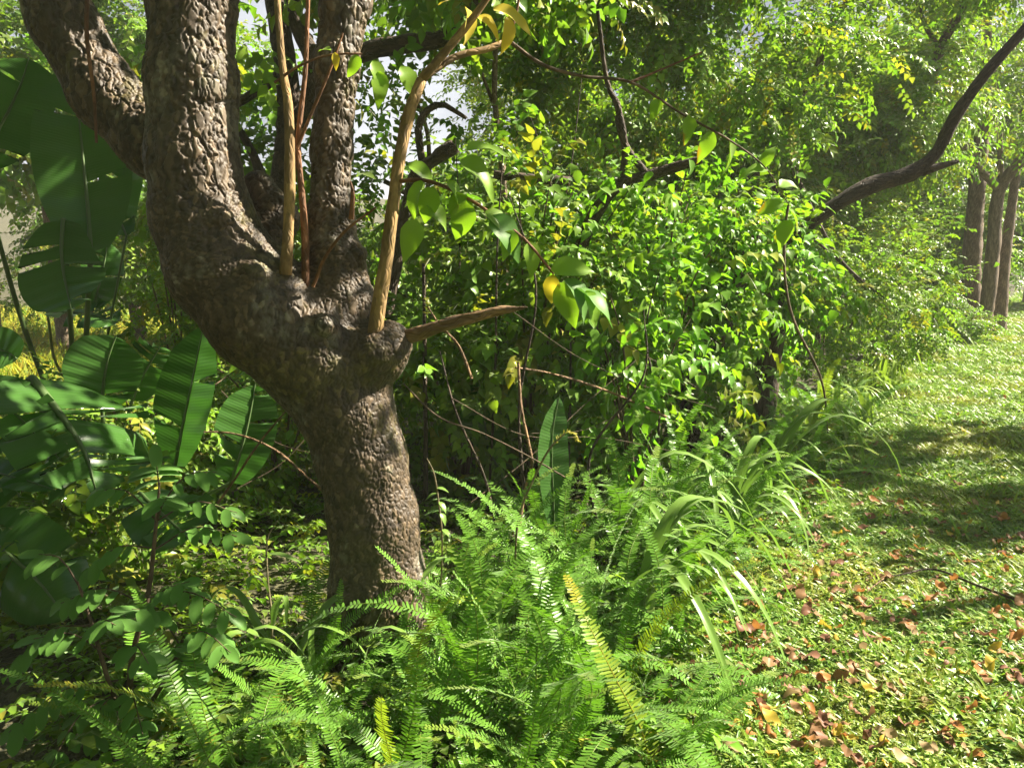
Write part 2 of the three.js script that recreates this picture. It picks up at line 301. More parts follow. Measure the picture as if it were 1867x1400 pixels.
    const lich = smooth(fbm(x * 5 + 3, y * 4, z * 5, 4) + 0.35 * mid, 0.1, 0.3), moss = smooth(fbm(x * 3, y * 3 + 8, z * 3 + 2, 3) + 0.5 * mid, 0.16, 0.34), pale = h > 0.86 ? 1.5 : 1, tone = (0.34 + 0.4 * h + 0.5 * mid) * pale;
    color[q] = lerp(lerp(0.12, 0.2, lich), 0.13, moss * 0.75) * tone; color[q + 1] = lerp(lerp(0.083, 0.172, lich), 0.105, moss * 0.75) * tone; color[q + 2] = lerp(lerp(0.049, 0.125, lich), 0.032, moss * 0.75) * tone;
  }
  const g = new THREE.BufferGeometry();
  g.setAttribute('position', new THREE.Float32BufferAttribute(pos, 3)); g.setAttribute('color', new THREE.BufferAttribute(color, 3)); g.setIndex(index); g.computeVertexNormals();
  console.log('trunk', pos.length / 3, index.length / 3);
  part('trunk', own(g), M.bark, forked);
}
// limbs above the fork, shoots, stub
const up = (j, o = {}) => own(limb(j, { sides: 14, step: 0.05, wob: 0.12, ...o }));
part('branch', up([[-1.16, 2.727, -3, 0.138], [-1.065, 3.27, -2.8, 0.106], [-0.65, 3.708, -2.6, 0.063], [-0.196, 4.001, -2.5, 0.029]], { seed: 2 }), M.greyBark, forked);
part('branch', up([[-0.598, 2.764, -3.1, 0.084], [-0.495, 3.449, -3.1, 0.068], [-0.065, 4.194, -3.2, 0.048], [0.713, 4.689, -3.3, 0.025]], { seed: 3 }), M.greyBark, forked);
part('branch', up([[-1.878, 2.801, -3.25, 0.111], [-2.089, 3.383, -3.3, 0.095], [-2.341, 4.071, -3.5, 0.065], [-2.335, 4.702, -3.6, 0.032]], { seed: 4 }), M.greyBark, forked);
const stub = part('broken_branch', up([[-0.418, 1.284, -2.84, 0.027], [-0.287, 1.328, -2.8, 0.025], [-0.144, 1.369, -2.76, 0.022], [-0.036, 1.396, -2.74, 0.017], [0.028, 1.405, -2.73, 0.008], [0.055, 1.41, -2.72, 0.002]], { sides: 12, wob: 0.35, step: 0.02, seed: 5 }), M.deadwood, forked);
stub.userData.label = 'broken dry branch stub with split end';
const shoots = [
  [[[-0.518, 1.213, -2.8, 0.032], [-0.481, 1.405, -2.78, 0.027], [-0.443, 1.619, -2.78, 0.024], [-0.409, 1.848, -2.8, 0.022], [-0.369, 2.055, -2.82, 0.022], [-0.319, 2.199, -2.85, 0.019]], 'sprout', 'straight yellowish shoot'],
  [[[-0.319, 2.199, -2.85, 0.018], [-0.226, 2.297, -2.84, 0.015], [-0.14, 2.395, -2.84, 0.013], [-0.007, 2.563, -2.84, 0.009]], 'sprout'],
  [[[-0.319, 2.199, -2.85, 0.014], [-0.202, 2.287, -2.9, 0.013], [-0.086, 2.327, -2.95, 0.012], [-0.007, 2.37, -3, 0.011]], 'sprout'],
  [[[-0.811, 1.523, -2.78, 0.024], [-0.791, 1.676, -2.77, 0.02], [-0.776, 1.864, -2.77, 0.019], [-0.773, 2.103, -2.78, 0.017], [-0.787, 2.229, -2.78, 0.013], [-0.793, 2.439, -2.78, 0.011], [-0.795, 2.584, -2.8, 0.01]], 'sprout', 'pale smooth shoot rising from the fork'],
  [[[-0.751, 1.472, -2.82, 0.016], [-0.746, 1.639, -2.82, 0.014], [-0.75, 1.812, -2.82, 0.012], [-0.756, 1.972, -2.82, 0.011], [-0.719, 2.22, -2.82, 0.008], [-0.696, 2.486, -2.82, 0.007]], 'redSprout', 'reddish shoot rising from the fork'],
  [[[-0.755, 1.96, -2.8, 0.007], [-0.688, 2.085, -2.78, 0.006], [-0.622, 2.207, -2.76, 0.005], [-0.571, 2.33, -2.76, 0.004]], 'redSprout'],
  [[[-0.71, 1.481, -2.76, 0.007], [-0.647, 1.591, -2.72, 0.006], [-0.573, 1.674, -2.7, 0.005], [-0.463, 1.751, -2.68, 0.003]], 'redSprout'],
  [[[-1.487, 2.547, -2.9, 0.008], [-1.499, 2.361, -2.88, 0.008], [-1.493, 2.159, -2.88, 0.006], [-1.498, 1.989, -2.88, 0.005]], 'redSprout'],
  [[[-0.583, 1.718, -2.85, 0.01], [-0.572, 1.813, -2.84, 0.007], [-0.58, 1.852, -2.84, 0.003]], 'redSprout'],
  [[[-0.017, 2.37, -3, 0.008], [0.116, 2.294, -3.05, 0.007], [0.265, 2.265, -3.1, 0.006], [0.462, 2.252, -3.15, 0.006], [0.668, 2.148, -3.2, 0.005], [0.883, 2.05, -3.25, 0.004], [1.05, 1.948, -3.3, 0.003], [1.169, 1.793, -3.32, 0.002]], 'twig', 'long thin arching twig'],
  [[[0.462, 2.252, -3.15, 0.006], [0.598, 2.314, -3.2, 0.004], [0.746, 2.375, -3.2, 0.003]], 'redSprout'],
  [[[-0.409, 1.848, -2.8, 0.008], [-0.289, 1.841, -2.72, 0.007], [-0.154, 1.782, -2.66, 0.006], [-0.043, 1.708, -2.62, 0.005], [0.048, 1.636, -2.6, 0.005], [0.14, 1.528, -2.6, 0.004]], 'redSprout'],
  [[[-0.816, 2.175, -2.78, 0.005], [-0.724, 2.224, -2.76, 0.005], [-0.618, 2.257, -2.75, 0.004], [-0.505, 2.258, -2.74, 0.003]], 'redSprout'],
  [[[-0.017, 2.37, -3, 0.006], [0.013, 2.45, -3, 0.005], [0.033, 2.562, -3, 0.004]], 'redSprout'],
];
for (const [j, m, label] of shoots) { const p = part('shoot', own(limb(j, { sides: 8, step: 0.03, wob: 0.14, seed: j[0][0] * 9 })), M[m], forked); if (label) p.userData.label = label; }
// the shoots' large leaves: [place, length in px, direction across/down, material, droop]
const bigLeaves = [
  [[-0.151, 1.936, -2.64], 80, 1, 0.12, 'bigLeaf'], [[-0.172, 1.899, -2.62], 95, 1, -0.55, 'bigLeaf'], [[-0.215, 1.832, -2.62], 70, 0.6, -0.9, 'bigLeaf'], [[-0.264, 1.818, -2.66], 75, -0.3, -0.8, 'bigLeaf'], [[-0.303, 1.837, -2.68], 80, -0.5, -0.7, 'bigLeaf'],
  [[-0.19, 1.799, -2.65], 80, 0.3, -1, 'bigLeaf'], [[-0.152, 1.771, -2.63], 85, -0.2, -1, 'bigLeaf'], [[-0.088, 1.734, -2.6], 70, 1, -0.5, 'bigLeaf'], [[-0.07, 1.716, -2.6], 95, 0.9, -0.75, 'sapling'], [[-0.327, 1.711, -2.7], 80, -0.3, -1, 'bigLeaf'],
  [[-0.288, 1.766, -2.7], 60, 0.8, -0.6, 'bigLeaf'], [[0.13, 1.543, -2.58], 78, 1, 0.15, 'bigLeaf'], [[0.136, 1.528, -2.58], 62, -0.1, -1, 'yellowLeaf'], [[0.158, 1.501, -2.58], 85, 0.4, -1, 'bigLeaf'], [[0.174, 1.511, -2.56], 90, 0.8, -0.7, 'sapling'], [[0.211, 1.484, -2.56], 95, 1, -0.55, 'sapling'],
  [[0.243, 1.475, -2.55], 70, 0.5, -0.9, 'bigLeaf'], [[0.057, 1.636, -2.6], 65, 0.3, -1, 'bigLeaf'], [[0.003, 1.672, -2.6], 55, -0.3, -0.9, 'bigLeaf'], [[-0.162, 2.436, -2.84], 75, 0.3, -0.9, 'yellowLeaf'], [[-0.064, 2.437, -2.86], 85, 0.9, -0.3, 'yellowLeaf'], [[-0.016, 2.421, -2.9], 70, 0.2, -1, 'yellowLeaf'],
  [[-0.148, 2.466, -2.84], 60, -0.9, 0.1, 'yellowLeaf'], [[-0.121, 2.407, -2.85], 60, 0.9, -0.4, 'yellowLeaf'], [[-0.597, 2.263, -2.74], 30, 0.1, -1, 'yellowLeaf'], [[-0.609, 2.269, -2.74], 28, -0.8, 0.3, 'bigLeaf'], [[-0.523, 2.258, -2.74], 48, -0.3, -1, 'bigLeaf'], [[-0.496, 2.275, -2.9], 60, 0.4, -0.9, 'bigLeaf'], [[-0.477, 2.237, -2.9], 65, 0.1, -1, 'bigLeaf'], [[-0.398, 2.256, -2.9], 70, 0.6, -0.8, 'bigLeaf'],
  [[-0.375, 1.829, -2.8], 45, -0.7, -0.5, 'bigLeaf'], [[-0.364, 1.904, -2.8], 60, 0.9, -0.3, 'bigLeaf'], [[1.05, 1.948, -3.3], 75, 0.2, 0.9, 'bigLeaf'], [[1.062, 1.937, -3.3], 90, -0.9, 0.2, 'bigLeaf'], [[1.111, 1.87, -3.3], 80, 0.9, 0.2, 'bigLeaf'], [[1.138, 1.803, -3.3], 85, -0.9, -0.2, 'bigLeaf'], [[1.162, 1.781, -3.3], 80, 0.6, -0.8, 'bigLeaf'],
  [[0.815, 2.082, -3.25], 90, -0.4, -0.9, 'bigLeaf'], [[0.883, 2.05, -3.25], 95, 0.3, -1, 'bigLeaf'], [[0.702, 2.138, -3.2], 80, 0.1, -1, 'bigLeaf'], [[1.165, 1.736, -3.3], 90, -0.4, -0.9, 'bigLeaf'], [[0.576, 2.196, -3.18], 60, -0.3, -1, 'bigLeaf'],
];
{
  const R = rng(71);
  for (const [p, px, dx, dy, m] of bigLeaves) {
    const len = px * 2.75 / 1404 * (p[0] > 0.5 ? 0.8 : 1.02), o = { fold: 0.15 + R() * 0.3, curl: 0.5 + R() * 0.7, wave: 0.02 + R() * 0.02, ph: R() * 6, edge: R() < 0.25 ? [1.7, 0.45, 0.6] : null };
    const dense = OVATE.flatMap(([t, w], k) => (k < OVATE.length - 1 ? [[t, w], [(t + OVATE[k + 1][0]) / 2, (w + OVATE[k + 1][1]) / 2 + 0.012]] : [[t, w]]));
    const s = new Shape(); leafInto(s, basis(V(p), V(dx, dy, (R() - 0.4) * 0.7), V((R() - 0.3) * 0.9, 0.6 + R() * 0.5, 0.3 + R() * 0.7)), len, len * (0.48 + R() * 0.12), dense, o);
    part('leaf', own(s.build()), M[m], forked);
  }
}
const crown = (o) => foliage(forked, 'crown', { ...o, at: [o.at[0] - forked.position.x, o.at[1], o.at[2] - forked.position.z] });
crown({ at: [2.0, 3.85, -2.8], size: [0.9, 0.3, 0.2], count: 80, clumps: 8, seed: 11, kind: 'wide', material: M.crownLeaf });
crown({ at: [-0.9, 4.7, -2.8], size: [1.2, 0.7, 1.4], count: 500, clumps: 15, seed: 12, kind: 'wide', material: M.crownLeaf });
crown({ at: [-2.4, 4.5, -3.6], size: [1.2, 0.9, 1.2], count: 500, clumps: 12, seed: 13, kind: 'wide', material: M.crownLeaf });

crown({ at: [0.1, 4.5, -4.8], size: [0.9, 0.4, 1.0], count: 330, clumps: 12, seed: 14, kind: 'wide', material: M.crownLeaf });

// ---------- other trees ----------
function tree(name, label, base, limbs, material, crowns, group = 'trees behind the shrubs') {
  const t = thing(name, label, 'tree', group, base);
  const inv = new THREE.Matrix4().makeTranslation(-base[0], -base[1], -base[2]);
  limbs.forEach((j, k) => part(k ? 'branch' : 'trunk', limb(j, { sides: 10, step: 0.08, wob: 0.16, seed: k + base[0] * 3 }).applyMatrix4(inv), material, t));
  for (const c of crowns) foliage(t, 'crown', { ...c, at: [c.at[0] - base[0], c.at[1] - base[1], c.at[2] - base[2]] });
  return t;
}
const crownAt = (at, size, count, seed, o = {}) => ({ at, size, count, seed, ...o });
tree('dark_tree', 'dark crooked tree with black limbs directly behind the fork', [-2.237, 0, -7.434], [
  [[-1.948, -0.013, -6.2, 0.127], [-1.861, 1.428, -6.2, 0.114], [-1.794, 2.149, -6.2, 0.094], [-1.731, 2.561, -6.2, 0.089], [-1.73, 3.002, -6.2, 0.084], [-1.79, 3.472, -6.2, 0.074], [-1.831, 4.227, -6.2, 0.048]],
  [[-1.756, 2.479, -6.2, 0.064], [-1.55, 2.705, -6.1, 0.066], [-1.47, 2.996, -6, 0.069], [-1.579, 3.261, -6, 0.06], [-1.591, 3.854, -6, 0.039]],
  [[-1.749, 2.963, -6.2, 0.042], [-1.918, 2.803, -6.1, 0.037], [-2.097, 2.667, -6, 0.031], [-2.478, 2.49, -6, 0.021]],
  [[-1.457, 2.941, -6.1, 0.07], [-1.123, 3.077, -6.1, 0.068], [-0.78, 3.11, -6, 0.067], [-0.517, 3.148, -6, 0.064], [-0.389, 3.234, -5.9, 0.047], [-0.17, 3.491, -5.9, 0.031]],
  [[-1.904, 1.86, -6.3, 0.057], [-2.083, 2.381, -6.4, 0.035], [-2.276, 2.692, -6.5, 0.022]]], M.darkBark,
  [crownAt([-2.051, 3.344, -6.6], [1.1, 0.8, 0.9], 170, 21, { kind: 'wide', material: M.crownLeaf, scale: [0.5, 0.8] }), crownAt([-2.507, 2.238, -7.2], [0.9, 0.7, 0.9], 230, 22, { kind: 'wide', material: M.crownLeaf, scale: [0.5, 0.8] }), crownAt([-0.525, 3.962, -6], [1.4, 0.7, 1.2], 420, 23, { kind: 'wide', scale: [0.5, 0.8] })]);
tree('snag_tree', 'short broken dark trunk half hidden behind the shoots', [-0.856, 0, -7.185], [
  [[-0.888, 0.325, -5.2, 0.057], [-0.844, 1.236, -5.2, 0.055], [-0.682, 1.885, -5.2, 0.054], [-0.604, 2.13, -5.2, 0.054], [-0.477, 2.217, -5.2, 0.057], [-0.369, 2.286, -5.2, 0.046]],
  [[-0.586, 2.165, -5.2, 0.025], [-0.598, 2.44, -5.2, 0.025], [-0.472, 2.542, -5.2, 0.021], [-0.296, 2.457, -5.2, 0.012]]], M.darkBark, [crownAt([-0.936, 2.114, -5.8], [0.8, 0.8, 0.6], 90, 24, { kind: 'fine' })]);
tree('slender_tree', 'slender grey stemmed tree with sparse hanging leaves', [0.008, 0, -7.434], [
  [[-0.04, 0.201, -6.5, 0.033], [-0.062, 1.419, -6.5, 0.03], [-0.074, 2.263, -6.5, 0.027], [-0.139, 2.819, -6.5, 0.024], [-0.124, 3.318, -6.5, 0.022], [-0.079, 3.883, -6.5, 0.017]],
  [[-0.135, 2.735, -6.5, 0.015], [-0.278, 3.112, -6.5, 0.013], [-0.406, 3.481, -6.5, 0.011]], [[-1.066, 2.185, -6.6, 0.021], [-0.749, 2.051, -6.6, 0.021], [-0.694, 2.536, -6.6, 0.018], [-0.821, 2.923, -6.6, 0.016]]], M.greyBark,
  [crownAt([-0.639, 2.639, -7], [1.1, 1.0, 0.8], 150, 25, { kind: 'fine', clumps: 18 }), crownAt([0.123, 3.8, -7], [0.8, 0.5, 0.8], 260, 26, { kind: 'fine' })]);
tree('spreading_tree', 'dense green tree with a bent dark bough reaching over the shrubs', [0.461, 0, -6.527], [
  [[0.383, 0.154, -5.4, 0.067], [0.409, 1.222, -5.4, 0.061], [0.515, 1.749, -5.4, 0.053], [0.734, 2.06, -5.4, 0.049], [0.956, 2.122, -5.4, 0.041], [1.264, 2.211, -5.3, 0.029]],
  [[0.735, 2.042, -5.4, 0.026], [0.767, 2.259, -5.4, 0.024], [0.704, 2.578, -5.4, 0.022], [0.646, 2.683, -5.4, 0.016], [0.564, 3.163, -5.4, 0.013]],
  [[0.919, 2.122, -5.4, 0.026], [0.765, 2.312, -5.4, 0.024], [0.705, 2.507, -5.4, 0.02]],
  [[0.412, 2.096, -5.6, 0.031], [0.103, 2.115, -5.6, 0.035], [-0.13, 2.141, -5.6, 0.031]]], M.darkBark,
  [crownAt([0.97, 3.767, -8.2], [1.3, 0.9, 1.1], 900, 27, { kind: 'fine', clumps: 26 }), crownAt([2.301, 3.545, -8.6], [1.4, 0.9, 1.0], 800, 28, { kind: 'fine', clumps: 26 }), crownAt([1.9, 3.85, -4.1], [0.9, 0.25, 0.28], 130, 30, { kind: 'wide', clumps: 12, scale: [0.6, 1] }), crownAt([0.986, 4.27, -7.6], [1.3, 0.5, 0.9], 500, 29, { kind: 'fine', clumps: 22 })]);
tree('yellowing_tree', 'yellow green sunlit tree glowing between the darker trees', [1.33, 0, -17.513], [[[0.964, 0.221, -14, 0.15], [0.991, 2.177, -14, 0.117], [1.063, 4.044, -14, 0.057]]], M.greyBark,
  [crownAt([1.055, 3.847, -14.5], [2.4, 1.6, 1.8], 1600, 31, { kind: 'fine', material: M.yellowGreen, clumps: 30, scale: [0.9, 1.5] })]);
tree('leaning_tree', 'leaning dark tree whose long bough sweeps over the path edge', [2.246, 0, -6.733], [
  [[2.081, 0.056, -6.3, 0.111], [2.172, 1.248, -6.3, 0.096], [2.257, 1.687, -6.3, 0.081], [2.485, 1.903, -6.3, 0.077], [2.862, 2.124, -6.3, 0.073], [3.181, 2.226, -6.3, 0.063], [3.353, 2.377, -6.3, 0.052], [3.433, 2.609, -6.25, 0.048], [3.594, 2.903, -6.2, 0.042], [3.878, 3.258, -6.2, 0.037], [4.209, 3.702, -6.2, 0.025]],
  [[3.245, 2.234, -6.3, 0.042], [3.381, 2.268, -6.3, 0.031], [3.533, 2.31, -6.3, 0.016]],
  [[2.716, 2.397, -9, 0.065], [3.032, 2.847, -9, 0.062], [3.105, 3.171, -9, 0.054], [3.384, 3.578, -9, 0.049], [3.478, 3.979, -9, 0.039], [3.746, 4.429, -9, 0.029]],
  [[5.681, 3.377, -11, 0.072], [5.782, 4.299, -11, 0.065], [6.06, 4.852, -11, 0.053], [6.29, 5.464, -11, 0.035]],
  [[5.782, 4.299, -11, 0.036], [5.572, 4.577, -11, 0.029], [5.346, 5.058, -11, 0.023]],
  [[3.172, 2.578, -9, 0.025], [3.345, 2.083, -8.8, 0.022], [3.606, 1.54, -8.6, 0.019], [3.866, 1.301, -8.6, 0.015], [4.189, 1.071, -8.6, 0.007]],
  [[2.902, 2.389, -8.9, 0.022], [3.104, 2.023, -8.8, 0.022], [3.391, 1.72, -8.7, 0.019], [3.705, 1.421, -8.6, 0.015], [4.002, 1.119, -8.6, 0.007]]], M.darkBark,
  [crownAt([4.543, 3.813, -11.8], [1.7, 1.1, 1.4], 1300, 32, { kind: 'fine', clumps: 26 }), crownAt([5.919, 4.325, -12.4], [1.4, 0.9, 1.4], 800, 33, { kind: 'long', clumps: 22 }), crownAt([5.137, 3.245, -11.6], [1.3, 0.6, 1.2], 600, 34, { kind: 'long', clumps: 18 }), crownAt([5.213, 5.329, -11], [1.6, 0.6, 1.2], 500, 35, { kind: 'long', clumps: 20 })]);
tree('grey_trunk_tree', 'stout straight grey trunk at the bend of the lawn', [9.293, 0, -15.456], [
  [[9.328, -0.094, -15.5, 0.241], [9.234, 0.515, -15.5, 0.19], [9.136, 1.707, -15.5, 0.171], [9.115, 2.765, -15.5, 0.153], [9.095, 4.306, -15.5, 0.119], [9.003, 5.697, -15.5, 0.086], [8.741, 7.234, -15.5, 0.054]],
  [[9.126, 3.284, -15.5, 0.072], [8.473, 4.055, -15.2, 0.054], [7.962, 4.993, -15, 0.038]]], M.greyBark,
  [crownAt([8.713, 5.565, -15], [2.2, 1.6, 2], 900, 36, { kind: 'long', material: M.crownLeaf, clumps: 24 })], 'trees at the bend of the lawn');
tree('forking_tree', 'slim grey tree forking into a wide y beside the stout trunk', [9.254, 0, -14.938], [
  [[9.018, -0.07, -14.8, 0.199], [9.111, 0.564, -14.8, 0.134], [9.117, 1.702, -14.8, 0.125], [9.144, 2.812, -14.8, 0.108], [9.378, 3.303, -14.6, 0.083], [10.056, 4.207, -14.4, 0.051]],
  [[9.129, 2.762, -14.8, 0.077], [8.685, 3.099, -14.7, 0.068], [8.231, 3.526, -14.6, 0.045]], [[9.138, 2.862, -14.8, 0.054], [8.957, 4.184, -14.8, 0.045], [8.805, 4.948, -14.8, 0.03]]], M.greyBark,
  [crownAt([9.491, 4.601, -14.5], [1.6, 1.5, 1.6], 500, 37, { kind: 'long', material: M.crownLeaf, clumps: 18 })], 'trees at the bend of the lawn');
tree('thin_trunk_tree', 'thin tilted brown trunk beside the forking tree', [9.745, 0, -15.349], [
  [[9.655, -0.028, -15.2, 0.141], [9.611, 1.389, -15.2, 0.107], [9.636, 2.434, -15.2, 0.087], [9.66, 3.454, -15.2, 0.071], [9.688, 5.232, -15.2, 0.046]]], M.greyBark, [], 'trees at the bend of the lawn');
// sunlit trees far behind, along the far edge of the clearing
{
  const R = rng(5);
  const far = [[[-7.444, 3.52, -11], 1.4, 1.2, 'crownLeaf'], [[-6.995, 5.073, -12], 1.7, 1, 'crownLeaf'], [[-6.285, 2.136, -13], 1.6, 1.1, 'crownLeaf'], [[-4.232, 1.766, -12], 1.7, 1, 'crownLeaf'], [[-2.484, 1.266, -12], 2, 1, 'crownLeaf'], [[-0.997, 1.513, -12.5], 1.8, 1, 'crownLeaf'], [[0.185, 1.807, -10], 1.4, 1, 'crownLeaf'], [[1.935, 2.53, -10.5], 1.7, 1.3, 'crownLeaf'], [[2.989, 1.931, -12], 2, 1.3, 'crownLeaf'], [[5.161, 3.018, -16], 2.4, 1.9, 'crownLeaf'], [[5.575, 1.503, -14], 1.7, 1.3, 'crownLeaf'], [[9.159, 1.849, -18], 2.2, 1.5, 'crownLeaf'], [[11.245, 2.425, -20], 2, 1.8, 'crownLeaf'], [[7.453, 4.507, -18], 2.6, 1.6, 'crownLeaf'], [[3.487, 4.226, -14], 2.2, 1.5, 'crownLeaf'], [[14.651, 3.991, -22], 2.5, 2, 'crownLeaf'], [[-5.959, 5.123, -14], 1.5, 1.1, 'crownLeaf'], [[12.91, 6.153, -22], 2.6, 1.6, 'crownLeaf']];
  const looks = ['round topped', 'loose crowned', 'ragged', 'broad', 'tall', 'low', 'thin', 'bushy', 'drooping', 'wide spreading', 'lopsided', 'dense', 'airy', 'high crowned', 'squat', 'open', 'feathery', 'towering'], where = ['beyond the sunny clearing', 'behind the shrub thicket', 'beyond the bend of the lawn'];
  const dirs = far.map((f) => f);
  dirs.forEach(([[x, y, z], rx, ry, m], k) => {
    const d = -z, b = [x, groundAt(x, z), z];
    const label = `${looks[k]} green tree ${x / d < -0.17 ? where[0] : x / d < 0.37 ? where[1] : where[2]}`;
    tree('leafy_tree', label, b, [[[x, b[1] - 0.1, -d, 0.12], [x + 0.2 * (R() - 0.5), y * 0.5 + b[1] * 0.5, -d, 0.09], [x + 0.3 * (R() - 0.5), y + ry * 0.5, -d, 0.03]]], M.greyBark,
      [crownAt([x, y, -d], [rx, ry, rx * 0.8], Math.round(520 * rx * ry), 100 + k, { kind: k % 3 ? 'fine' : 'heart', material: M[m], clumps: 26, scale: [0.9, 1.6] })], 'leafy trees far behind');
  });
}
tree('fibrous_stump_tree', 'thick dark trunk with shaggy fibrous bark among the shrubs', [1.511, 0, -6.527], [[[1.349, 0.02, -5.9, 0.195], [1.381, 0.33, -5.9, 0.15], [1.454, 0.635, -5.9, 0.102], [1.662, 1.187, -5.9, 0.071], [1.909, 1.847, -6, 0.05]]], M.darkBark, [crownAt([1.779, 1.644, -6.4], [0.45, 0.45, 0.4], 110, 38, { kind: 'heart', scale: [0.5, 0.8] })]);
// shading tree across the lawn, outside the picture: its shade lies on the grass
tree('lawn_tree', 'tall open crowned tree standing across the lawn', [9.5, 0, -5.2], [[[9.5, -0.1, -5.2, 0.2], [9.4, 2, -5.2, 0.17], [9.2, 4.5, -5.2, 0.1], [9, 6.5, -5.1, 0.04]]], M.greyBark, [crownAt([9.6, 5.6, -7.4], [1.2, 0.9, 0.8], 300, 39, { kind: 'wide', clumps: 14 }), crownAt([9.7, 5.6, -6.0], [1.1, 0.6, 0.6], 150, 40, { kind: 'wide', clumps: 9 })], 'trees across the lawn');

tree('near_lawn_tree', 'leafy tree on the lawn whose boughs hang toward the fern bank', [5.2, 0, -1.6], [[[5.2, -0.1, -1.6, 0.16], [5.1, 1.6, -1.7, 0.13], [4.7, 3, -2, 0.08], [3.6, 3.6, -2.4, 0.03]]], M.greyBark, [crownAt([3.4, 3.5, -1.95], [1.0, 0.3, 0.25], 70, 68, { kind: 'wide', clumps: 7, scale: [0.6, 1] })], 'trees across the lawn');
// trees standing round the viewer, outside the picture: they close off the open sky on the shaded side
tree('bank_tree', 'dense tree on the shaded bank behind the viewer', [-3.2, 0, 3.2], [[[-3.2, -0.1, 3.2, 0.22], [-3, 2.5, 3, 0.18], [-2.8, 5, 2.6, 0.08]]], M.greyBark, [crownAt([-2.8, 4.6, 2.6], [2.2, 1.8, 1.9], 1000, 61, { kind: 'wide', clumps: 30 })], 'trees round the viewer');
tree('bank_tree', 'dense tree on the shaded bank beside the paddle leaved plants', [-5.4, 0, -1.6], [[[-5.4, -0.1, -1.6, 0.22], [-5.3, 2.5, -1.5, 0.18], [-5.1, 5, -1.5, 0.08]]], M.greyBark, [crownAt([-5.2, 4.2, -1.5], [1.9, 2.2, 2], 1000, 62, { kind: 'wide', clumps: 30 })], 'trees round the viewer');
tree('bank_tree', 'tall dense tree behind the viewer at the lawn side', [1.6, 0, 4.6], [[[1.6, -0.1, 4.6, 0.22], [1.5, 2.5, 4.5, 0.18], [1.4, 5.6, 4.4, 0.08]]], M.greyBark, [crownAt([1.4, 5, 4.4], [2.3, 1.9, 1.8], 1000, 63, { kind: 'wide', clumps: 30 })], 'trees round the viewer');
for (const [label, x, z, h, r, k] of [['leafy tree on the bank close by the viewer', -3.6, 0.6, 3.2, 1.5, 64], ['bushy tree straight behind the viewer', -0.8, 4.2, 3, 1.7, 65], ['bushy tree at the corner of the bank', -4.6, 4, 3.2, 2, 66], ['round tree behind the lawn side', 4.4, 6, 3.4, 2.1, 67]])
  tree('bank_tree', label, [x, 0, z], [[[x, -0.1, z, 0.16], [x, h * 0.5, z, 0.13], [x, h + r * 0.5, z, 0.04]]], M.greyBark, [crownAt([x, h, z], [r, r * 1.1, r], 700, k, { kind: 'wide', clumps: 26 })], 'trees round the viewer');

// ---------- shrubs: stems, the largest leaves one by one, and the rest of the foliage ----------
const BIG = [HEART, OVATE].flatMap((p, q) => [0, 1, 2].map((k) => leafGeometry(1, p === HEART ? 0.8 : 0.6, p, { fold: 0.15 + 0.12 * k, curl: 0.4 + 0.3 * k, wave: 0.02, ph: k + q })));
function shrub(name, label, base, { height, spread, stems = 6, leaves = 60, leaf = 0.1, count = 260, seed, material = M.shrubLeaf, kind = 'heart', lean = [0, 0], scale = [0.32, 0.95], low = 0.6 }) {
  const t = thing(name, label, 'shrub', 'shrubs behind the fern bank', base), R = rng(seed), tips = [];
  for (let k = 0; k < stems; k++) {
    const an = R() * 6.28, r = spread * (0.4 + 0.6 * R()), h = height * (0.7 + 0.5 * R()), x = Math.cos(an) * r + lean[0], z = Math.sin(an) * r + lean[1];
    const j = [[x * 0.05, -0.05, z * 0.05, 0.012], [x * 0.25, h * 0.4, z * 0.25, 0.009], [x * 0.65, h * 0.8, z * 0.65, 0.006], [x, h * 0.95, z, 0.003]];
    part('stem', limb(j, { sides: 5, step: 0.12, wob: 0.1, seed: k }), M.twig, t); tips.push(curveOf(j));
  }
  for (let k = 0; k < leaves; k++) {
    const p = tips[k % stems].getPoint(0.5 + 0.5 * R()).add(V((R() - 0.5) * spread * 0.7, (R() - 0.5) * 0.3, (R() * 0.6) * spread));
    const m = part('leaf', BIG[Math.floor(R() * 6)], material, t), sc = leaf * (0.6 + R() * 0.5);
    m.applyMatrix4(basis(p, V(R() * 2 - 1, -0.2 - R() * 0.7, R() * 1.4 - 0.5), V((R() - 0.5) * 0.8, 1, 0.2 + R() * 0.5)).scale(V(sc, sc, sc)));
  }
  foliage(t, 'foliage', { at: [lean[0] * 0.6, height * low, lean[1] * 0.6], size: [spread, height * (1.08 - low), spread * 0.8], count: Math.round(count * 1.7), clumps: 34, seed: seed + 3, kind, material, scale, hollow: 0.1, clumpSize: 0.3 });
  return t;
}
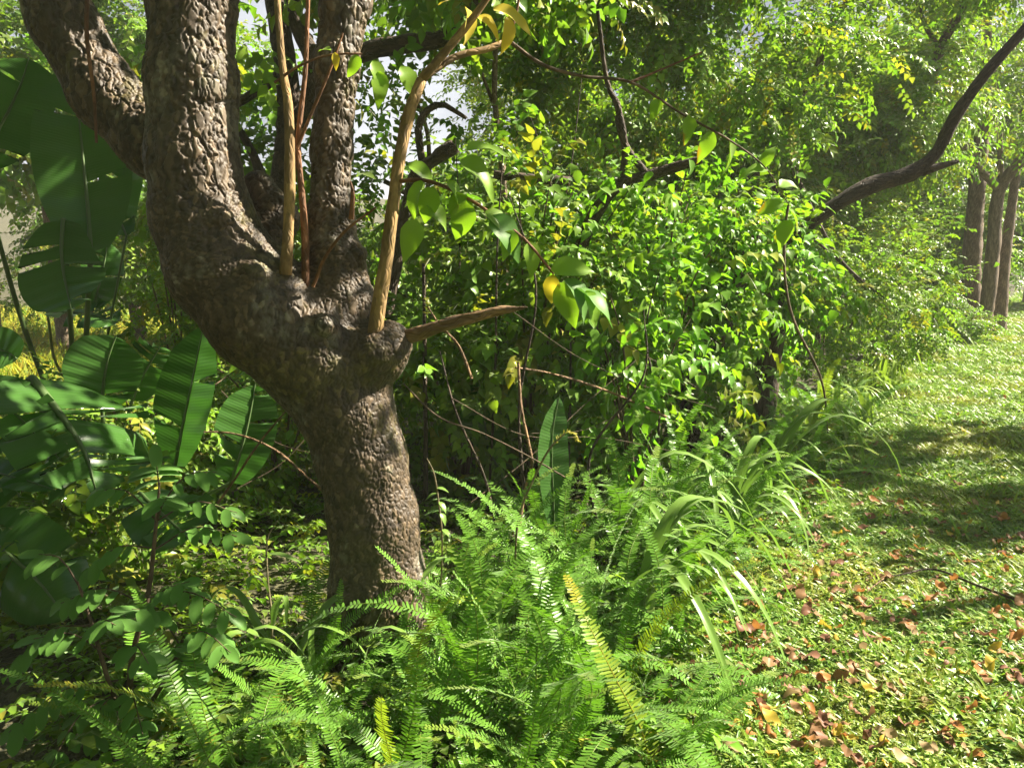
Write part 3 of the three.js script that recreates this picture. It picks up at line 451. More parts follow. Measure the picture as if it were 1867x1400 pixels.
const shrubRows = [
  ['heart_leaf_shrub', 'tall bright heart leaved shrub in the middle of the thicket', [1, 0, -5.507], { height: 2.1, spread: 0.85, count: 420, leaves: 110, seed: 41, leaf: 0.1, stems: 9 }],
  ['heart_leaf_shrub', 'sunlit heart leaved shrub beside the shaggy dark trunk', [1.746, 0, -6.333], { height: 2.0, spread: 0.75, count: 420, leaves: 90, seed: 42, leaf: 0.11, stems: 8 }],
  ['heart_leaf_shrub', 'green heart leaved shrub just past the broken branch', [0.102, 0, -5.231], { height: 2.0, spread: 0.75, count: 300, leaves: 80, seed: 43, leaf: 0.09, material: M.crownLeaf, stems: 8 }],
  ['heart_leaf_shrub', 'low shaded shrub close behind the thick trunk', [-0.345, 0, -4.981], { height: 1.2, spread: 0.55, count: 200, leaves: 40, seed: 44, material: M.crownLeaf, leaf: 0.09 }],
  ['fine_leaf_shrub', 'dark fine leaved bush under the leaning tree', [3.832, 0, -9.36], { height: 1.8, spread: 1.3, count: 700, leaves: 30, seed: 45, kind: 'fine', material: M.crownLeaf, leaf: 0.09 }],
  ['fine_leaf_shrub', 'leafy bush hugging the lawn edge short of the grey trunks', [5.694, 0, -11.896], { height: 1.8, spread: 1.1, count: 800, leaves: 30, seed: 46, kind: 'fine', material: M.crownLeaf, leaf: 0.1 }],
  ['fine_leaf_shrub', 'tangled dark bush filling the gap below the boughs', [0.915, 0, -8.619], { height: 1.7, spread: 1.3, count: 700, leaves: 30, seed: 47, kind: 'fine', material: M.crownLeaf, leaf: 0.09 }],
  ['fine_leaf_shrub', 'green bush in the hollow between trunk and thicket', [-0.521, 0, -8.619], { height: 1.9, spread: 1.1, count: 600, leaves: 30, seed: 48, kind: 'fine', material: M.crownLeaf, leaf: 0.09 }],
  ['fine_leaf_shrub', 'small leaved bush filling the gap under the broken branch', [-0.16, 0, -6.527], { height: 1.3, spread: 0.9, count: 420, leaves: 20, seed: 55, kind: 'fine', material: M.crownLeaf, leaf: 0.08 }],
  ['fine_leaf_shrub', 'low thick bush below the dark bough', [0.669, 0, -5.811], { height: 1.0, spread: 0.8, count: 380, leaves: 20, seed: 56, kind: 'fine', material: M.crownLeaf, leaf: 0.08 }],
  ['fine_leaf_shrub', 'shaded bush behind the leaning foot of the thick trunk', [-1.525, 0, -4.981], { height: 0.9, spread: 0.6, count: 260, leaves: 30, seed: 49, kind: 'fine', material: M.crownLeaf, leaf: 0.08 }],
  ['fine_leaf_shrub', 'sunlit bush between the paddle leaves and the thick trunk', [-3.265, 0, -7.434], { height: 2.1, spread: 0.9, count: 500, leaves: 30, seed: 50, kind: 'fine', material: M.crownLeaf, leaf: 0.08 }],
  ['fine_leaf_shrub', 'pale green bush on the sunny clearing', [-8.253, 0, -14.178], { height: 1.5, spread: 1.6, count: 420, leaves: 20, seed: 51, kind: 'fine', material: M.crownLeaf, leaf: 0.09 }],
  ['fine_leaf_shrub', 'broad leafy bush beneath the bent dark bough', [2.516, 0, -9.779], { height: 2.2, spread: 1.3, count: 700, leaves: 40, seed: 52, kind: 'heart', material: M.crownLeaf, leaf: 0.11 }],
  ['fine_leaf_shrub', 'leafy bush at the foot of the stout grey trunk', [7.648, 0, -13.489], { height: 0.5, spread: 0.6, count: 360, leaves: 20, seed: 53, kind: 'fine', material: M.crownLeaf, leaf: 0.1 }],
];
shrubRows.push(
  ['fine_leaf_shrub', 'leafy bush under the low paddle leaved plant', [-2.287, 0, -3.456], { height: 0.6, spread: 0.6, count: 200, leaves: 24, seed: 59, kind: 'fine', material: M.crownLeaf, leaf: 0.07 }],
  ['fine_leaf_shrub', 'leafy bush below the wide split paddle leaf', [-2.187, 0, -4.351], { height: 0.8, spread: 0.7, count: 260, leaves: 24, seed: 60, kind: 'fine', material: M.crownLeaf, leaf: 0.07 }]);
const builtShrubs = shrubRows.map((a) => shrub(...a));
// sunlit sprigs leaning out of the thicket
const sprig = shrub('sprig_shrub', 'low shrub with bright yellow green sprigs leaning over the ferns', [0.782, 0, -4.646], { height: 1.2, spread: 0.5, count: 40, leaves: 90, seed: 54, leaf: 0.095, material: M.shrubLeaf, stems: 7, scale: [0.6, 0.9] });
{
  const s = new Shape(); for (let k = 0; k < 5; k++) { const a = k * 1.256; leafInto(s, basis(V(0, 0, 0), V(Math.cos(a) * 0.5, 0.2 + 0.1 * k, Math.sin(a) * 0.5 + 0.4), UPV), 0.05, 0.025, OVATE, { curl: 0.8 }); }
  const f = part('flower', s.build(), M.flower, builtShrubs[1]); f.userData.label = 'small red flower';
  f.position.copy(V([1.953, 1.456, -5.6]).sub(builtShrubs[1].position));
}

// ---------- paddle leaved giants on the shaded side ----------
function paddle(parent, inv, mid, width, { face = [0.2, 0.3, 1], tears = 3, seed = 1, cup = 0.25, material = M.banana, droop = 0.5, from = null } = {}) {
  const R = rng(seed), curve = curveOf(mid), n = 56, m = 7, F = V(face).normalize(), s = new Shape();
  const cuts = [-1, 1].map(() => Array.from({ length: tears }, () => 0.15 + 0.78 * R()).sort((a, b) => a - b)), len = curve.getLength();
  for (const [q, side] of [[0, -1], [1, 1]]) {
    let prev = null, strip = 0, bend = (R() - 0.5) * droop * 0.4;
    for (let k = 0; k <= n; k++) {
      const t = k / n, p = curve.getPoint(t), T = curve.getTangent(t), X = T.clone().cross(F).normalize().multiplyScalar(side), N = X.clone().cross(T).multiplyScalar(side).normalize();
      const w = width * 0.5 * Math.pow(Math.sin(Math.PI * Math.min(1, 0.05 + t * 0.97)), 0.5) * (t > 0.8 ? 1 - 0.35 * (t - 0.8) / 0.2 : 1);
      const make = (bd, gap) => { const row = []; for (let i = 0; i <= m; i++) { const a = i / m, e = w * a, y = N.clone().multiplyScalar(e * cup + e * a * bd * 1.4 + 0.0018 * Math.sin(t * 46 + a * 2 + seed)), f = T.clone().multiplyScalar(e * 0.25 + gap * a * 0.03), c = p.clone().addScaledVector(X, e * Math.cos(bd * a)).add(y).add(f); row.push(s.vert(c.x, c.y, c.z, [1, 1, 1], t * len * 4, e * 4)); } return row; };
      const cut = strip < cuts[q].length && t > cuts[q][strip];
      let row = make(bend, cut ? -1 : 0);
      if (prev) for (let i = 0; i < m; i++) s.quad(prev[i], row[i], row[i + 1], prev[i + 1]);
      if (cut) { strip++; bend = (R() - 0.6) * droop * 1.6; row = make(bend, 1); }
      prev = row;
    }
  }
  const leaf = part('leaf', s.build(inv), material, parent);
  const r0 = width * 0.028, js = [0, 0.25, 0.5, 0.75, 1].map((t, k) => { const p = curve.getPoint(t).addScaledVector(F, 0.004); return [p.x, p.y, p.z, lerp(r0, 0.0025, t)]; });
  part('midrib', limb(js, { sides: 6, step: 0.05, wob: 0 }).applyMatrix4(inv), M.petiole, leaf);
  if (from) { const a = curve.getPoint(0), b = curve.getTangent(0); part('petiole', limb([[...from, r0 * 1.6], [lerp(from[0], a.x, 0.5) - b.x * 0.1, lerp(from[1], a.y, 0.5), lerp(from[2], a.z, 0.5) - b.z * 0.1, r0 * 1.3], [a.x, a.y, a.z, r0]], { sides: 7, step: 0.06, wob: 0.05 }).applyMatrix4(inv), M.petiole, leaf); }
}
{
  const rows = [
    ['tall paddle leaved plant with upright torn leaves against the sunny clearing', [-3.437, 0, -5.975], [
      [[[-2.482, 1.6, -4.6], [-2.529, 1.921, -4.7], [-2.56, 2.305, -4.75], [-2.581, 2.747, -4.8]], 0.536, { face: [0.3, 0.1, 1], tears: 1, seed: 2, droop: 0.15, cup: 0.12 }],
      [[[-3.287, 2.133, -4.9], [-3.147, 2.327, -4.9], [-3.015, 2.592, -4.95], [-2.97, 2.779, -5]], 0.454, { face: [0.3, 0.1, 1], tears: 1, seed: 3, droop: 0.15, cup: 0.12 }],
      [[[-2.511, 1.781, -4.4], [-2.512, 1.57, -4.35], [-2.473, 1.42, -4.3], [-2.399, 1.291, -4.2]], 0.47, { face: [0, 0.35, 1], tears: 2, seed: 4, droop: 0.2, cup: 0.12 }],
      [[[-2.412, 1.701, -4.9], [-2.499, 1.874, -5], [-2.444, 2.11, -5], [-2.464, 2.256, -5.1]], 0.249, { face: [0.4, 0.1, 1], tears: 1, seed: 6 }]]],
    ['broad paddle leaved plant with a wide split leaf shining in the sun', [-2.165, 0, -3.93], [
      [[[-2.012, 0.845, -3.7], [-1.994, 0.954, -3.7], [-1.975, 1.073, -3.72], [-1.934, 1.198, -3.75]], 0.356, { face: [0.2, 0.15, 1], tears: 1, seed: 7, droop: 0.2 }],
      [[[-1.626, 0.581, -3.6], [-1.579, 0.794, -3.62], [-1.536, 1.001, -3.66], [-1.489, 1.26, -3.72]], 0.321, { face: [-0.3, 0.1, 1], tears: 1, seed: 8, droop: 0.15 }],
      [[[-2.156, 1.044, -3.4], [-1.978, 0.89, -3.3], [-1.867, 0.754, -3.25], [-1.798, 0.572, -3.2]], 0.776, { face: [0.75, 0.75, 0.25], tears: 7, seed: 9, droop: 0.5, cup: 0.1 }],
      [[[-1.961, 0.847, -3.9], [-1.888, 0.99, -3.9], [-1.83, 1.075, -3.9], [-1.793, 1.132, -3.9]], 0.25, { face: [0.8, 0.6, 0.4], tears: 3, seed: 10 }],
      [[[-1.658, 0.54, -3.3], [-1.543, 0.498, -3.2], [-1.442, 0.442, -3.15], [-1.366, 0.399, -3.1]], 0.342, { face: [0.6, 0.7, 0.5], tears: 5, seed: 11 }],
      [[[-1.442, 0.438, -3.8], [-1.375, 0.611, -3.8], [-1.341, 0.771, -3.85], [-1.32, 0.933, -3.9]], 0.298, { face: [0.2, 0.2, 1], tears: 2, seed: 12 }]]],
    ['low paddle leaved plant with dark drooping leaves over bare petioles', [-2.118, 0, -3.029], [
      [[[-2.15, 0.533, -2.9], [-1.995, 0.462, -2.85], [-1.827, 0.349, -2.8], [-1.706, 0.215, -2.75]], 0.386, { face: [0.3, 0.5, 1], tears: 1, seed: 13 }],
      [[[-2.31, 0.746, -3.1], [-2.143, 0.714, -3.05], [-1.979, 0.694, -3], [-1.82, 0.664, -2.95]], 0.171, { face: [0.3, 0.9, 0.3], tears: 1, seed: 14 }],
      [[[-2.369, 1.036, -3.3], [-2.2, 0.973, -3.25], [-2.042, 0.84, -3.2], [-1.907, 0.733, -3.15]], 0.274, { face: [0.5, 0.7, 0.6], tears: 5, seed: 15 }],
      [[[-2.328, 1.18, -3.3], [-2.256, 1.192, -3.3], [-2.186, 1.18, -3.3], [-2.138, 1.144, -3.3]], 0.188, { face: [0.1, 0.4, 1], tears: 0, seed: 16 }],
      [[[-2.322, 0.448, -3.2], [-2.136, 0.46, -3.1], [-2.013, 0.454, -3.05], [-1.915, 0.45, -3]], 0.132, { face: [0.3, 0.9, 0.3], tears: 2, seed: 17 }]]],
    ['distant paddle leaved plant with sunlit striped fan leaf', [-4.954, 0, -8.619], [
      [[[-3.138, 1.199, -5.2], [-2.972, 1.199, -5.2], [-2.807, 1.18, -5.2], [-2.664, 1.125, -5.2]], 0.333, { face: [0.5, 0.85, 0.3], tears: 7, seed: 18 }],
      [[[-2.875, 1.229, -5.3], [-2.824, 1.378, -5.3], [-2.799, 1.526, -5.35], [-2.793, 1.675, -5.4]], 0.264, { face: [0.3, 0.2, 1], tears: 1, seed: 20 }]]],
    ['lone paddle leaf standing upright in the thicket past the trunk', [0.214, 0, -3.713], [[[[0.214, 0.221, -3.75], [0.206, 0.453, -3.75], [0.2, 0.673, -3.78], [0.239, 0.891, -3.82]], 0.176, { face: [0.5, 0.25, 1], tears: 0, seed: 21, droop: 0.1 }], [[[-0.153, 0.351, -4.8], [-0.17, 0.495, -4.8], [-0.186, 0.638, -4.8], [-0.213, 0.885, -4.8]], 0.308, { face: [0.2, 0.2, 1], tears: 1, seed: 22 }]]],
  ];
  for (const [label, base, leaves] of rows) {
    const t = thing('paddle_leaf_plant', label, 'plant', 'paddle leaved plants', base), inv = new THREE.Matrix4().makeTranslation(-base[0], -base[1], -base[2]), R = rng(base[0] * 100 | 0);
    for (const [mid, w, o] of leaves) paddle(t, inv, mid, w, { ...o, from: [base[0] + (R() - 0.5) * 0.2, 0, base[2] + (R() - 0.5) * 0.2] });
  }
}

// ---------- sapling with paired leaflets at the shaded corner ----------
const LEAFLET = [0, 1, 2].map((k) => leafGeometry(1, 0.43, OBLONG, { fold: 0.2 + 0.08 * k, curl: 0.25 + 0.25 * k, wave: 0.012, ph: k }));
function compoundLeaf(parent, base, a, b, size, pairs, material, R, lift = 0.05) {
  const A = V(a), Bv = V(b), mid = A.clone().lerp(Bv, 0.5).add(V(0, lift, 0)), j = [[A.x, A.y, A.z, 0.003], [mid.x, mid.y, mid.z, 0.0024], [Bv.x, Bv.y, Bv.z, 0.0012]];
  const inv = new THREE.Matrix4().makeTranslation(-base[0], -base[1], -base[2]), rach = part('leaf_stalk', limb(j, { sides: 5, step: 0.03, wob: 0.05 }).applyMatrix4(inv), M.twig, parent), c = curveOf(j);
  for (let k = 0; k < pairs; k++) for (const side of k === pairs - 1 ? [-1, 0, 1] : [-1, 1]) {
    const t = 0.28 + 0.7 * (k + 0.3) / pairs, p = c.getPoint(t).sub(V(base)), T = c.getTangent(t), X = T.clone().cross(UPV).normalize(), sc = size * (0.8 + 0.35 * R()) * (k === 0 ? 0.8 : 1);
    const d = side ? X.multiplyScalar(side).addScaledVector(T, 0.45).add(V(0, -0.25 - 0.3 * R(), 0)) : T.clone();
    part('leaflet', LEAFLET[Math.floor(R() * 3)], material, rach).applyMatrix4(basis(p, d, V((R() - 0.5) * 0.5, 1, 0.25 + 0.4 * R())).scale(V(sc * 1.05, sc, sc)));
  }
}
{
  const base = [-1.303, 0, -2.384], R = rng(91), t = thing('paired_leaflet_sapling', 'shaded sapling with dark paired oval leaflets and one bright shoot', 'sapling', null, base), inv = new THREE.Matrix4().makeTranslation(-base[0], -base[1], -base[2]);
  for (const j of [[[...base, 0.012], [-1.227, 0.309, -2.3, 0.01], [-1.156, 0.535, -2.3, 0.008], [-1.116, 0.754, -2.3, 0.006], [-1.093, 0.897, -2.3, 0.003]], [[...base, 0.01], [-1.25, 0.273, -2.2, 0.008], [-1.284, 0.456, -2.2, 0.006], [-1.319, 0.617, -2.2, 0.003]], [[...base, 0.01], [-1.102, 0.262, -2.25, 0.008], [-1.021, 0.43, -2.25, 0.005]]]) part('stem', limb(j, { sides: 6, step: 0.05 }).applyMatrix4(inv), M.twig, t);
  const L = [
    [[-1.119, 0.682, -2.3], [-1.331, 0.612, -2.25], 5], [[-1.119, 0.682, -2.3], [-0.863, 0.722, -2.3], 5], [[-1.112, 0.772, -2.3], [-0.858, 0.799, -2.3], 4], [[-1.112, 0.772, -2.3], [-1.291, 0.87, -2.3], 4], [[-1.105, 0.808, -2.3], [-0.933, 0.917, -2.35], 4],
    [[-1.156, 0.526, -2.28], [-0.844, 0.501, -2.2], 5], [[-1.163, 0.507, -2.28], [-1.376, 0.546, -2.2], 5], [[-1.242, 0.365, -2.2], [-1.438, 0.456, -2.15], 5], [[-1.218, 0.301, -2.28], [-0.936, 0.34, -2.15], 4], [[-1.234, 0.28, -2.22], [-1.475, 0.215, -2.05], 6], [[-1.239, 0.224, -2.22], [-1.246, 0.171, -2.05], 4], [[-1.2, 0.255, -2.2], [-1.082, 0.207, -2.05], 4],
    [[-1.102, 0.262, -2.25], [-0.996, 0.429, -2.15], 3], [[-1.291, 0.474, -2.2], [-1.497, 0.375, -2.15], 5], [[-1.191, 0.415, -2.28], [-0.978, 0.617, -2.2], 4], [[-1.306, 0.581, -2.2], [-1.427, 0.704, -2.2], 4], [[-1.191, 0.365, -2.2], [-1.022, 0.461, -2], 3], [[-1.281, 0.402, -2.2], [-1.105, 0.577, -2], 3], [[-1.041, 0.393, -2.25], [-0.829, 0.439, -2.1], 4], [[-1.253, 0.236, -2.2], [-1.333, 0.136, -2], 4], [[-1.042, 0.375, -2.25], [-1.108, 0.577, -2.1], 4]];
  for (const [a, b, n] of L) compoundLeaf(t, base, a, b, 0.07 + 0.02 * R(), n, M.sapling, R);
  compoundLeaf(t, base, [-1.096, 0.861, -2.3], [-1.107, 0.944, -2.32], 0.09, 3, M.sapling, R, 0.01);
  compoundLeaf(t, base, [-1.106, 0.781, -2.3], [-1.025, 0.885, -2.2], 0.085, 3, M.sapling, R, 0.01);
}

// ---------- sword ferns ----------
function frondGeometry(seed, start, end, len = 0.7) {
  const ragged = seed % 3 === 0 ? 0.12 : 0.03, browned = seed % 4 === 1 ? 0.86 : 1.1;
  const R = rng(seed), s = new Shape(), n = 26; let y = 0, z = 0; const pts = [];
  for (let k = 0; k <= n; k++) { pts.push([0.03 * Math.sin(k * 0.2 + seed), y, z]); const a = lerp(start, end, Math.pow(k / n, 1.2)); y += Math.sin(a) * len / n; z += Math.cos(a) * len / n; }
  const c = curveOf(pts); limbInto(s, [0, 0.25, 0.5, 0.75, 1].map((t) => { const p = c.getPoint(t); return [p.x, p.y, p.z, lerp(0.0028, 0.0008, t)]; }), { sides: 4, step: 0.05, wob: 0, color: [1.4, 0.9, 0.8] });
  const pairs = Math.round(len * 80), P = [[0, 0.42], [0.5, 0.46], [0.85, 0.3], [1, 0]];
  for (let k = 0; k < pairs; k++) for (const side of [-1, 1]) {
    const t = 0.06 + 0.93 * (k + (side > 0 ? 0.5 : 0)) / pairs, p = c.getPoint(t), T = c.getTangent(t), N = T.clone().cross(V(1, 0, 0)).normalize().negate();
    const w = 0.05 * Math.pow(Math.min(1, t * 5 + 0.35), 1) * Math.pow(1 - t, 0.42) * (0.72 + 0.4 * R()) + 0.004;
    if (R() < ragged) continue;
    const d = V(side, 0, 0).addScaledVector(T, 0.22 + (R() - 0.5) * 0.2).addScaledVector(N, 0.12 + (R() - 0.5) * 0.3).normalize(), tone = 0.85 + 0.3 * R();
    leafInto(s, basis(p, d, N.clone().addScaledVector(T, (R() - 0.5) * 0.5)), w, 0.0088, P, { fold: 0.1, curl: 0.35, color: t > browned - 0.06 * R() ? [1.5, 1.0, 1.3] : [tone, tone, tone] });
  }
  return s.build();
}
const FRONDS = [[1.35, 0.2, 0.75], [1.25, -0.5, 0.75], [1.1, -0.9, 0.8], [1.4, 0.9, 0.65], [0.95, -0.4, 0.65], [1.2, -1.2, 0.7], [0.7, -0.6, 0.6], [1.3, 0.3, 0.85], [1.0, -1.3, 0.75], [0.85, -0.9, 0.7], [1.15, -0.2, 0.6], [0.5, -0.4, 0.55]].map(([a, b, l], k) => frondGeometry(k + 61, a, b, l));
function fern(base, count, size, material, label, seed, group = 'sword ferns along the bank') {
  const t = thing('sword_fern', label, 'fern', group, base), R = rng(seed), turn = R() * 6.28;
  for (let k = 0; k < count; k++) {
    const g = FRONDS[Math.floor(R() * 12)], sc = size * (0.7 + 0.5 * R()), m = part('frond', g, R() < 0.03 ? M.fernYellow : material, t);
    m.position.set((R() - 0.5) * 0.16, -0.02, (R() - 0.5) * 0.16); m.rotation.set((R() - 0.5) * 0.3, turn + k * 2.4 + R() * 0.7, (R() - 0.5) * 0.5, 'YXZ'); m.scale.set(sc * (0.8 + 0.4 * R()), sc, sc);
  }
}
{
  const R = rng(303);
  const fernLabel = (x, z) => x < -0.85 ? 'sword fern clump beside the sapling with dark paired leaflets' : Math.hypot(x + 0.54, z + 2.89) < 0.5 ? 'sword fern clump hugging the foot of the thick forked tree' : edgeX(z) - x < 0.32 && z > -3.6 ? 'sword fern clump spilling over the fallen leaves at the lawn edge'
    : Math.hypot(x - 1.13, z + 4.35) < 0.6 ? 'sword fern clump under the large tuft of broad glossy blades' : z > -2.35 ? 'sword fern clump at the low front of the fern bank' : z > -3.3 ? 'bright sword fern clump in the middle of the fern bank' : z > -4.6 ? 'tall sunlit sword fern on top of the bank below the yellow sprigs' : z > -6.2 ? 'sword fern clump in front of the shaggy dark trunk' : 'far sword fern clump along the lawn edge below the bushes';
  const spots = [
    // [px, py of the base, fronds, size, material, label]
    [-1.009, 0, -1.828], [-0.801, 0, -1.95], [-0.551, 0, -1.828], [-0.327, 0, -1.908], [-0.08, 0, -1.867], [0.135, 0, -1.95], [-1.065, 0, -2.24], [-0.837, 0, -2.354], [-0.553, 0, -2.24], [-0.274, 0, -2.267], [-0.006, 0, -2.213], [0.226, 0, -2.267], [-0.758, 0, -2.617], [-0.488, 0, -2.581], [-0.227, 0, -2.581], [0.033, 0, -2.546], [0.297, 0, -2.617], [0.152, 0, -2.983], [-0.121, 0, -2.938], [0.432, 0, -3.029], [0.555, 0, -2.691], [0.584, 0, -3.396], [0.274, 0, -3.396], [-0.035, 0, -3.396], [0.867, 0, -3.396], [0.905, 0, -3.93], [0.55, 0, -3.93], [0.193, 0, -3.855], [1.192, 0, -4.008], [0.665, 0, -4.543], [1.003, 0, -4.543], [1.508, 0, -4.646], [1.315, 0, -4.981], [1.887, 0, -5.366], [2.112, 0, -5.231], [1.779, 0, -5.811], [2.419, 0, -6.149], [2.813, 0, -6.333], [2.295, 0, -6.733], [2.966, 0, -7.185], [3.444, 0, -7.434], [2.891, 0, -7.699], [-0.196, 0, -3.077], [-0.289, 0, -2.809], [0.426, 0, -2.186], [0.367, 0, -2.384]];
  spots.forEach((p, k) => {
    const far = p[2] < -4.4, near = p[2] > -2.9, high = k === 29 || k === 30 || k === 25;
    const kind = high ? 3 : far ? 2 : p[0] < -0.1 ? 1 : 0;
    fern([p[0], groundAt(p[0], p[2]), p[2]], far ? 13 : near ? 15 : 17, (high ? 1.08 : 0.95) * (0.85 + 0.3 * R()) * (p[2] > -2.2 ? 0.8 : 1) * (p[0] < -0.25 && p[2] < -2.3 ? 0.7 : 1), M.fern, fernLabel(p[0], p[2]), 500 + k);
  });
}

// ---------- broad bladed grasses ----------
function strapInto(s, pts, width, fold = 0.25, tone = [1, 1, 1]) {
  const c = curveOf(pts), n = 16; let prev = null; const len = c.getLength();
  for (let k = 0; k <= n; k++) {
    const t = k / n, p = c.getPoint(t), T = c.getTangent(t), X = T.clone().cross(UPV).normalize(), N = X.clone().cross(T), w = width * 0.5 * Math.pow(Math.min(1, t * 3.5 + 0.2), 0.8) * Math.pow(1 - t, 0.6) + 0.0006;
    const row = [-1, -0.5, 0, 0.5, 1].map((a) => { const q = p.clone().addScaledVector(X, a * w).addScaledVector(N, Math.abs(a) * w * fold + (a === 0.5 || a === -0.5 ? 0.06 * w : 0)); return s.vert(q.x, q.y, q.z, tone, t * len, a * w); });
    if (prev) for (let i = 0; i < 4; i++) s.quad(prev[i], row[i], row[i + 1], prev[i + 1]);
    prev = row;
  }
}
const BLADES = Array.from({ length: 6 }, (_, k) => { const s = new Shape(), l = 0.5 + 0.05 * k, d = 0.25 + 0.1 * k; strapInto(s, [[0, 0, 0], [0, l * 0.45, l * 0.16], [0.02, l * 0.68, l * 0.45], [0, l * (0.68 - d * 0.35), l * 0.82], [0.01, l * (0.5 - d), l * 1.08]], 0.05 + 0.004 * k); return s.build(); });
function strapGrass(label, base, count, size, seed, material = M.strap, toward = null) {
  const t = thing('broad_blade_grass', label, 'grass', 'broad bladed grasses in the bank', [base[0], groundAt(base[0], base[2]), base[2]]), R = rng(seed);
  for (let k = 0; k < count; k++) { const m = part('blade', BLADES[Math.floor(R() * 6)], material, t); m.rotation.set((R() - 0.5) * 0.3, (toward ?? R() * 6.28) + (R() - 0.5) * (toward === null ? 0.4 : 2.4), (R() - 0.5) * 0.4, 'YXZ'); m.position.set((R() - 0.5) * 0.1, 0, (R() - 0.5) * 0.1); m.scale.setScalar(size * (0.6 + 0.6 * R())); }
}
strapGrass('large tuft of broad glossy grass blades arching over the lawn edge', [1.262, 0, -4.26], 18, 0.95, 1, M.strap, 1.2);
strapGrass('tuft of broad grass blades between the sunlit ferns on the bank', [0.963, 0, -4.351], 10, 0.85, 7, M.strap, 1.0);
strapGrass('broad grass blades bending from the bank above the fallen leaves', [0.509, 0, -3.077], 9, 1.0, 2, M.strap, 1.4);
strapGrass('few broad grass blades between ferns under the pale seed stalk', [-0.081, 0, -3.177], 6, 0.8, 3, M.strap, 0.6);
strapGrass('spray of broad grass blades hanging over the fallen leaves', [0.645, 0, -3.456], 9, 0.9, 8, M.strap, 1.5);
strapGrass('arching broad blades rising behind the fern tops', [0.55, 0, -3.93], 7, 0.9, 9, M.strap, 1.2);
strapGrass('long dark grass blades reaching flat over the far lawn edge', [1.761, 0, -5.103], 7, 1.05, 4, M.strap, 1.5);
strapGrass('stiff upright grass blades at the shaded foot of the trunk', [-0.668, 0, -2.581], 4, 0.7, 5, M.strap);
strapGrass('thin jointed grass with flag leaves in the dark beside the trunk', [-0.88, 0, -2.617], 5, 0.6, 6, M.strap);
[[2.561, 0, -6.527], [3.228, 0, -7.434], [3.632, 0, -7.984], [4.099, 0, -8.619], [4.576, 0, -9.36], [4.986, 0, -9.779], [5.616, 0, -10.737], [6.14, 0, -11.287], [6.72, 0, -11.896], [2.924, 0, -6.952], [3.279, 0, -6.952], [4.157, 0, -8.29]].forEach((p, k) => strapGrass('loose tuft of pale arching grass on the far edge of the lawn', p, 10, 0.72, 20 + k, M.grass));

// ---------- stalks, vines and twigs ----------
function cane(name, label, category, joints, material = M.twig, o = {}) { return single(name, label, category, null, limb(joints, { sides: 6, step: 0.03, wob: 0.2, ...o }), material); }
cane('woody_vine', 'thin looping woody vine hanging in the dark gap past the trunk', 'vine', [[0.032, 1.047, -3.9, 0.007], [0.046, 0.828, -3.85, 0.008], [0.079, 0.668, -3.8, 0.008], [0.101, 0.539, -3.75, 0.008], [0.067, 0.44, -3.7, 0.007], [0.039, 0.276, -3.6, 0.005]], M.deadwood);
cane('woody_vine', 'wiry vine strung from the trunk across the dark gap', 'vine', [[-0.516, 0.985, -3.6, 0.004], [-0.35, 0.825, -3.6, 0.004], [-0.141, 0.744, -3.6, 0.004], [0.07, 0.636, -3.6, 0.004], [0.256, 0.527, -3.6, 0.004]], M.twig);
cane('dry_stick', 'straight bare sapling stem standing in the shade past the trunk', 'stem', [[-0.547, -0.273, -4.6, 0.017], [-0.53, 0.472, -4.6, 0.015], [-0.526, 1.015, -4.6, 0.013], [-0.523, 1.536, -4.6, 0.01]], M.darkBark);
cane('dry_stick', 'thin dry stick slanting behind the broken branch', 'stick', [[-0.223, 0.913, -4.2, 0.009], [-0.296, 1.096, -4.2, 0.009], [-0.4, 1.216, -4.2, 0.007], [-0.458, 1.306, -4.2, 0.004]], M.deadwood);
cane('dry_stick', 'long pale stick slanting down out of the sprigs', 'stick', [[0.902, 0.653, -4.4, 0.008], [0.518, 0.833, -4.3, 0.008], [0.201, 0.944, -4.2, 0.006], [0.019, 0.989, -4.1, 0.006]], M.deadwood);
cane('dry_stick', 'curved bare stick rising in the shade toward the trunk', 'stick', [[-0.84, 0.495, -3.4, 0.008], [-0.965, 0.556, -3.5, 0.006], [-1.144, 0.663, -3.6, 0.007], [-1.388, 0.721, -3.7, 0.005], [-1.685, 0.721, -3.7, 0.004]], M.deadwood);
cane('dry_stick', 'brown slanting stick in front of the dark bush', 'stick', [[-1.318, 0.473, -3.2, 0.006], [-1.189, 0.646, -3.2, 0.006], [-1.086, 0.791, -3.2, 0.005], [-0.962, 0.935, -3.2, 0.003]], M.deadwood);
[[0.1, -4.1, 1.9], [-0.15, -4.6, 2.2], [0.35, -4.7, 1.7], [0.05, -5.4, 2.6], [0.6, -5.2, 2.1], [-0.4, -5.6, 2.4], [0.85, -4.6, 1.5], [0.25, -6.2, 3], [1.1, -5.9, 2.2], [1.5, -6.6, 2.6], [-0.05, -3.8, 1.1], [0.5, -4.0, 1.3]].forEach(([x, z, h], k) => {
  const R = rng(k + 900); cane('sapling_stem', 'thin leafless sapling stem in the dark gap of the thicket', 'stem', [[x, 0, z, 0.009 + 0.008 * R()], [x + 0.2 * (R() - 0.5), h * 0.4, z, 0.008], [x + 0.5 * (R() - 0.5), h * 0.75, z + 0.2 * (R() - 0.5), 0.006], [x + 0.8 * (R() - 0.5), h, z + 0.3 * (R() - 0.5), 0.003]], M.darkBark).userData.group = 'leafless stems in the gap';
});
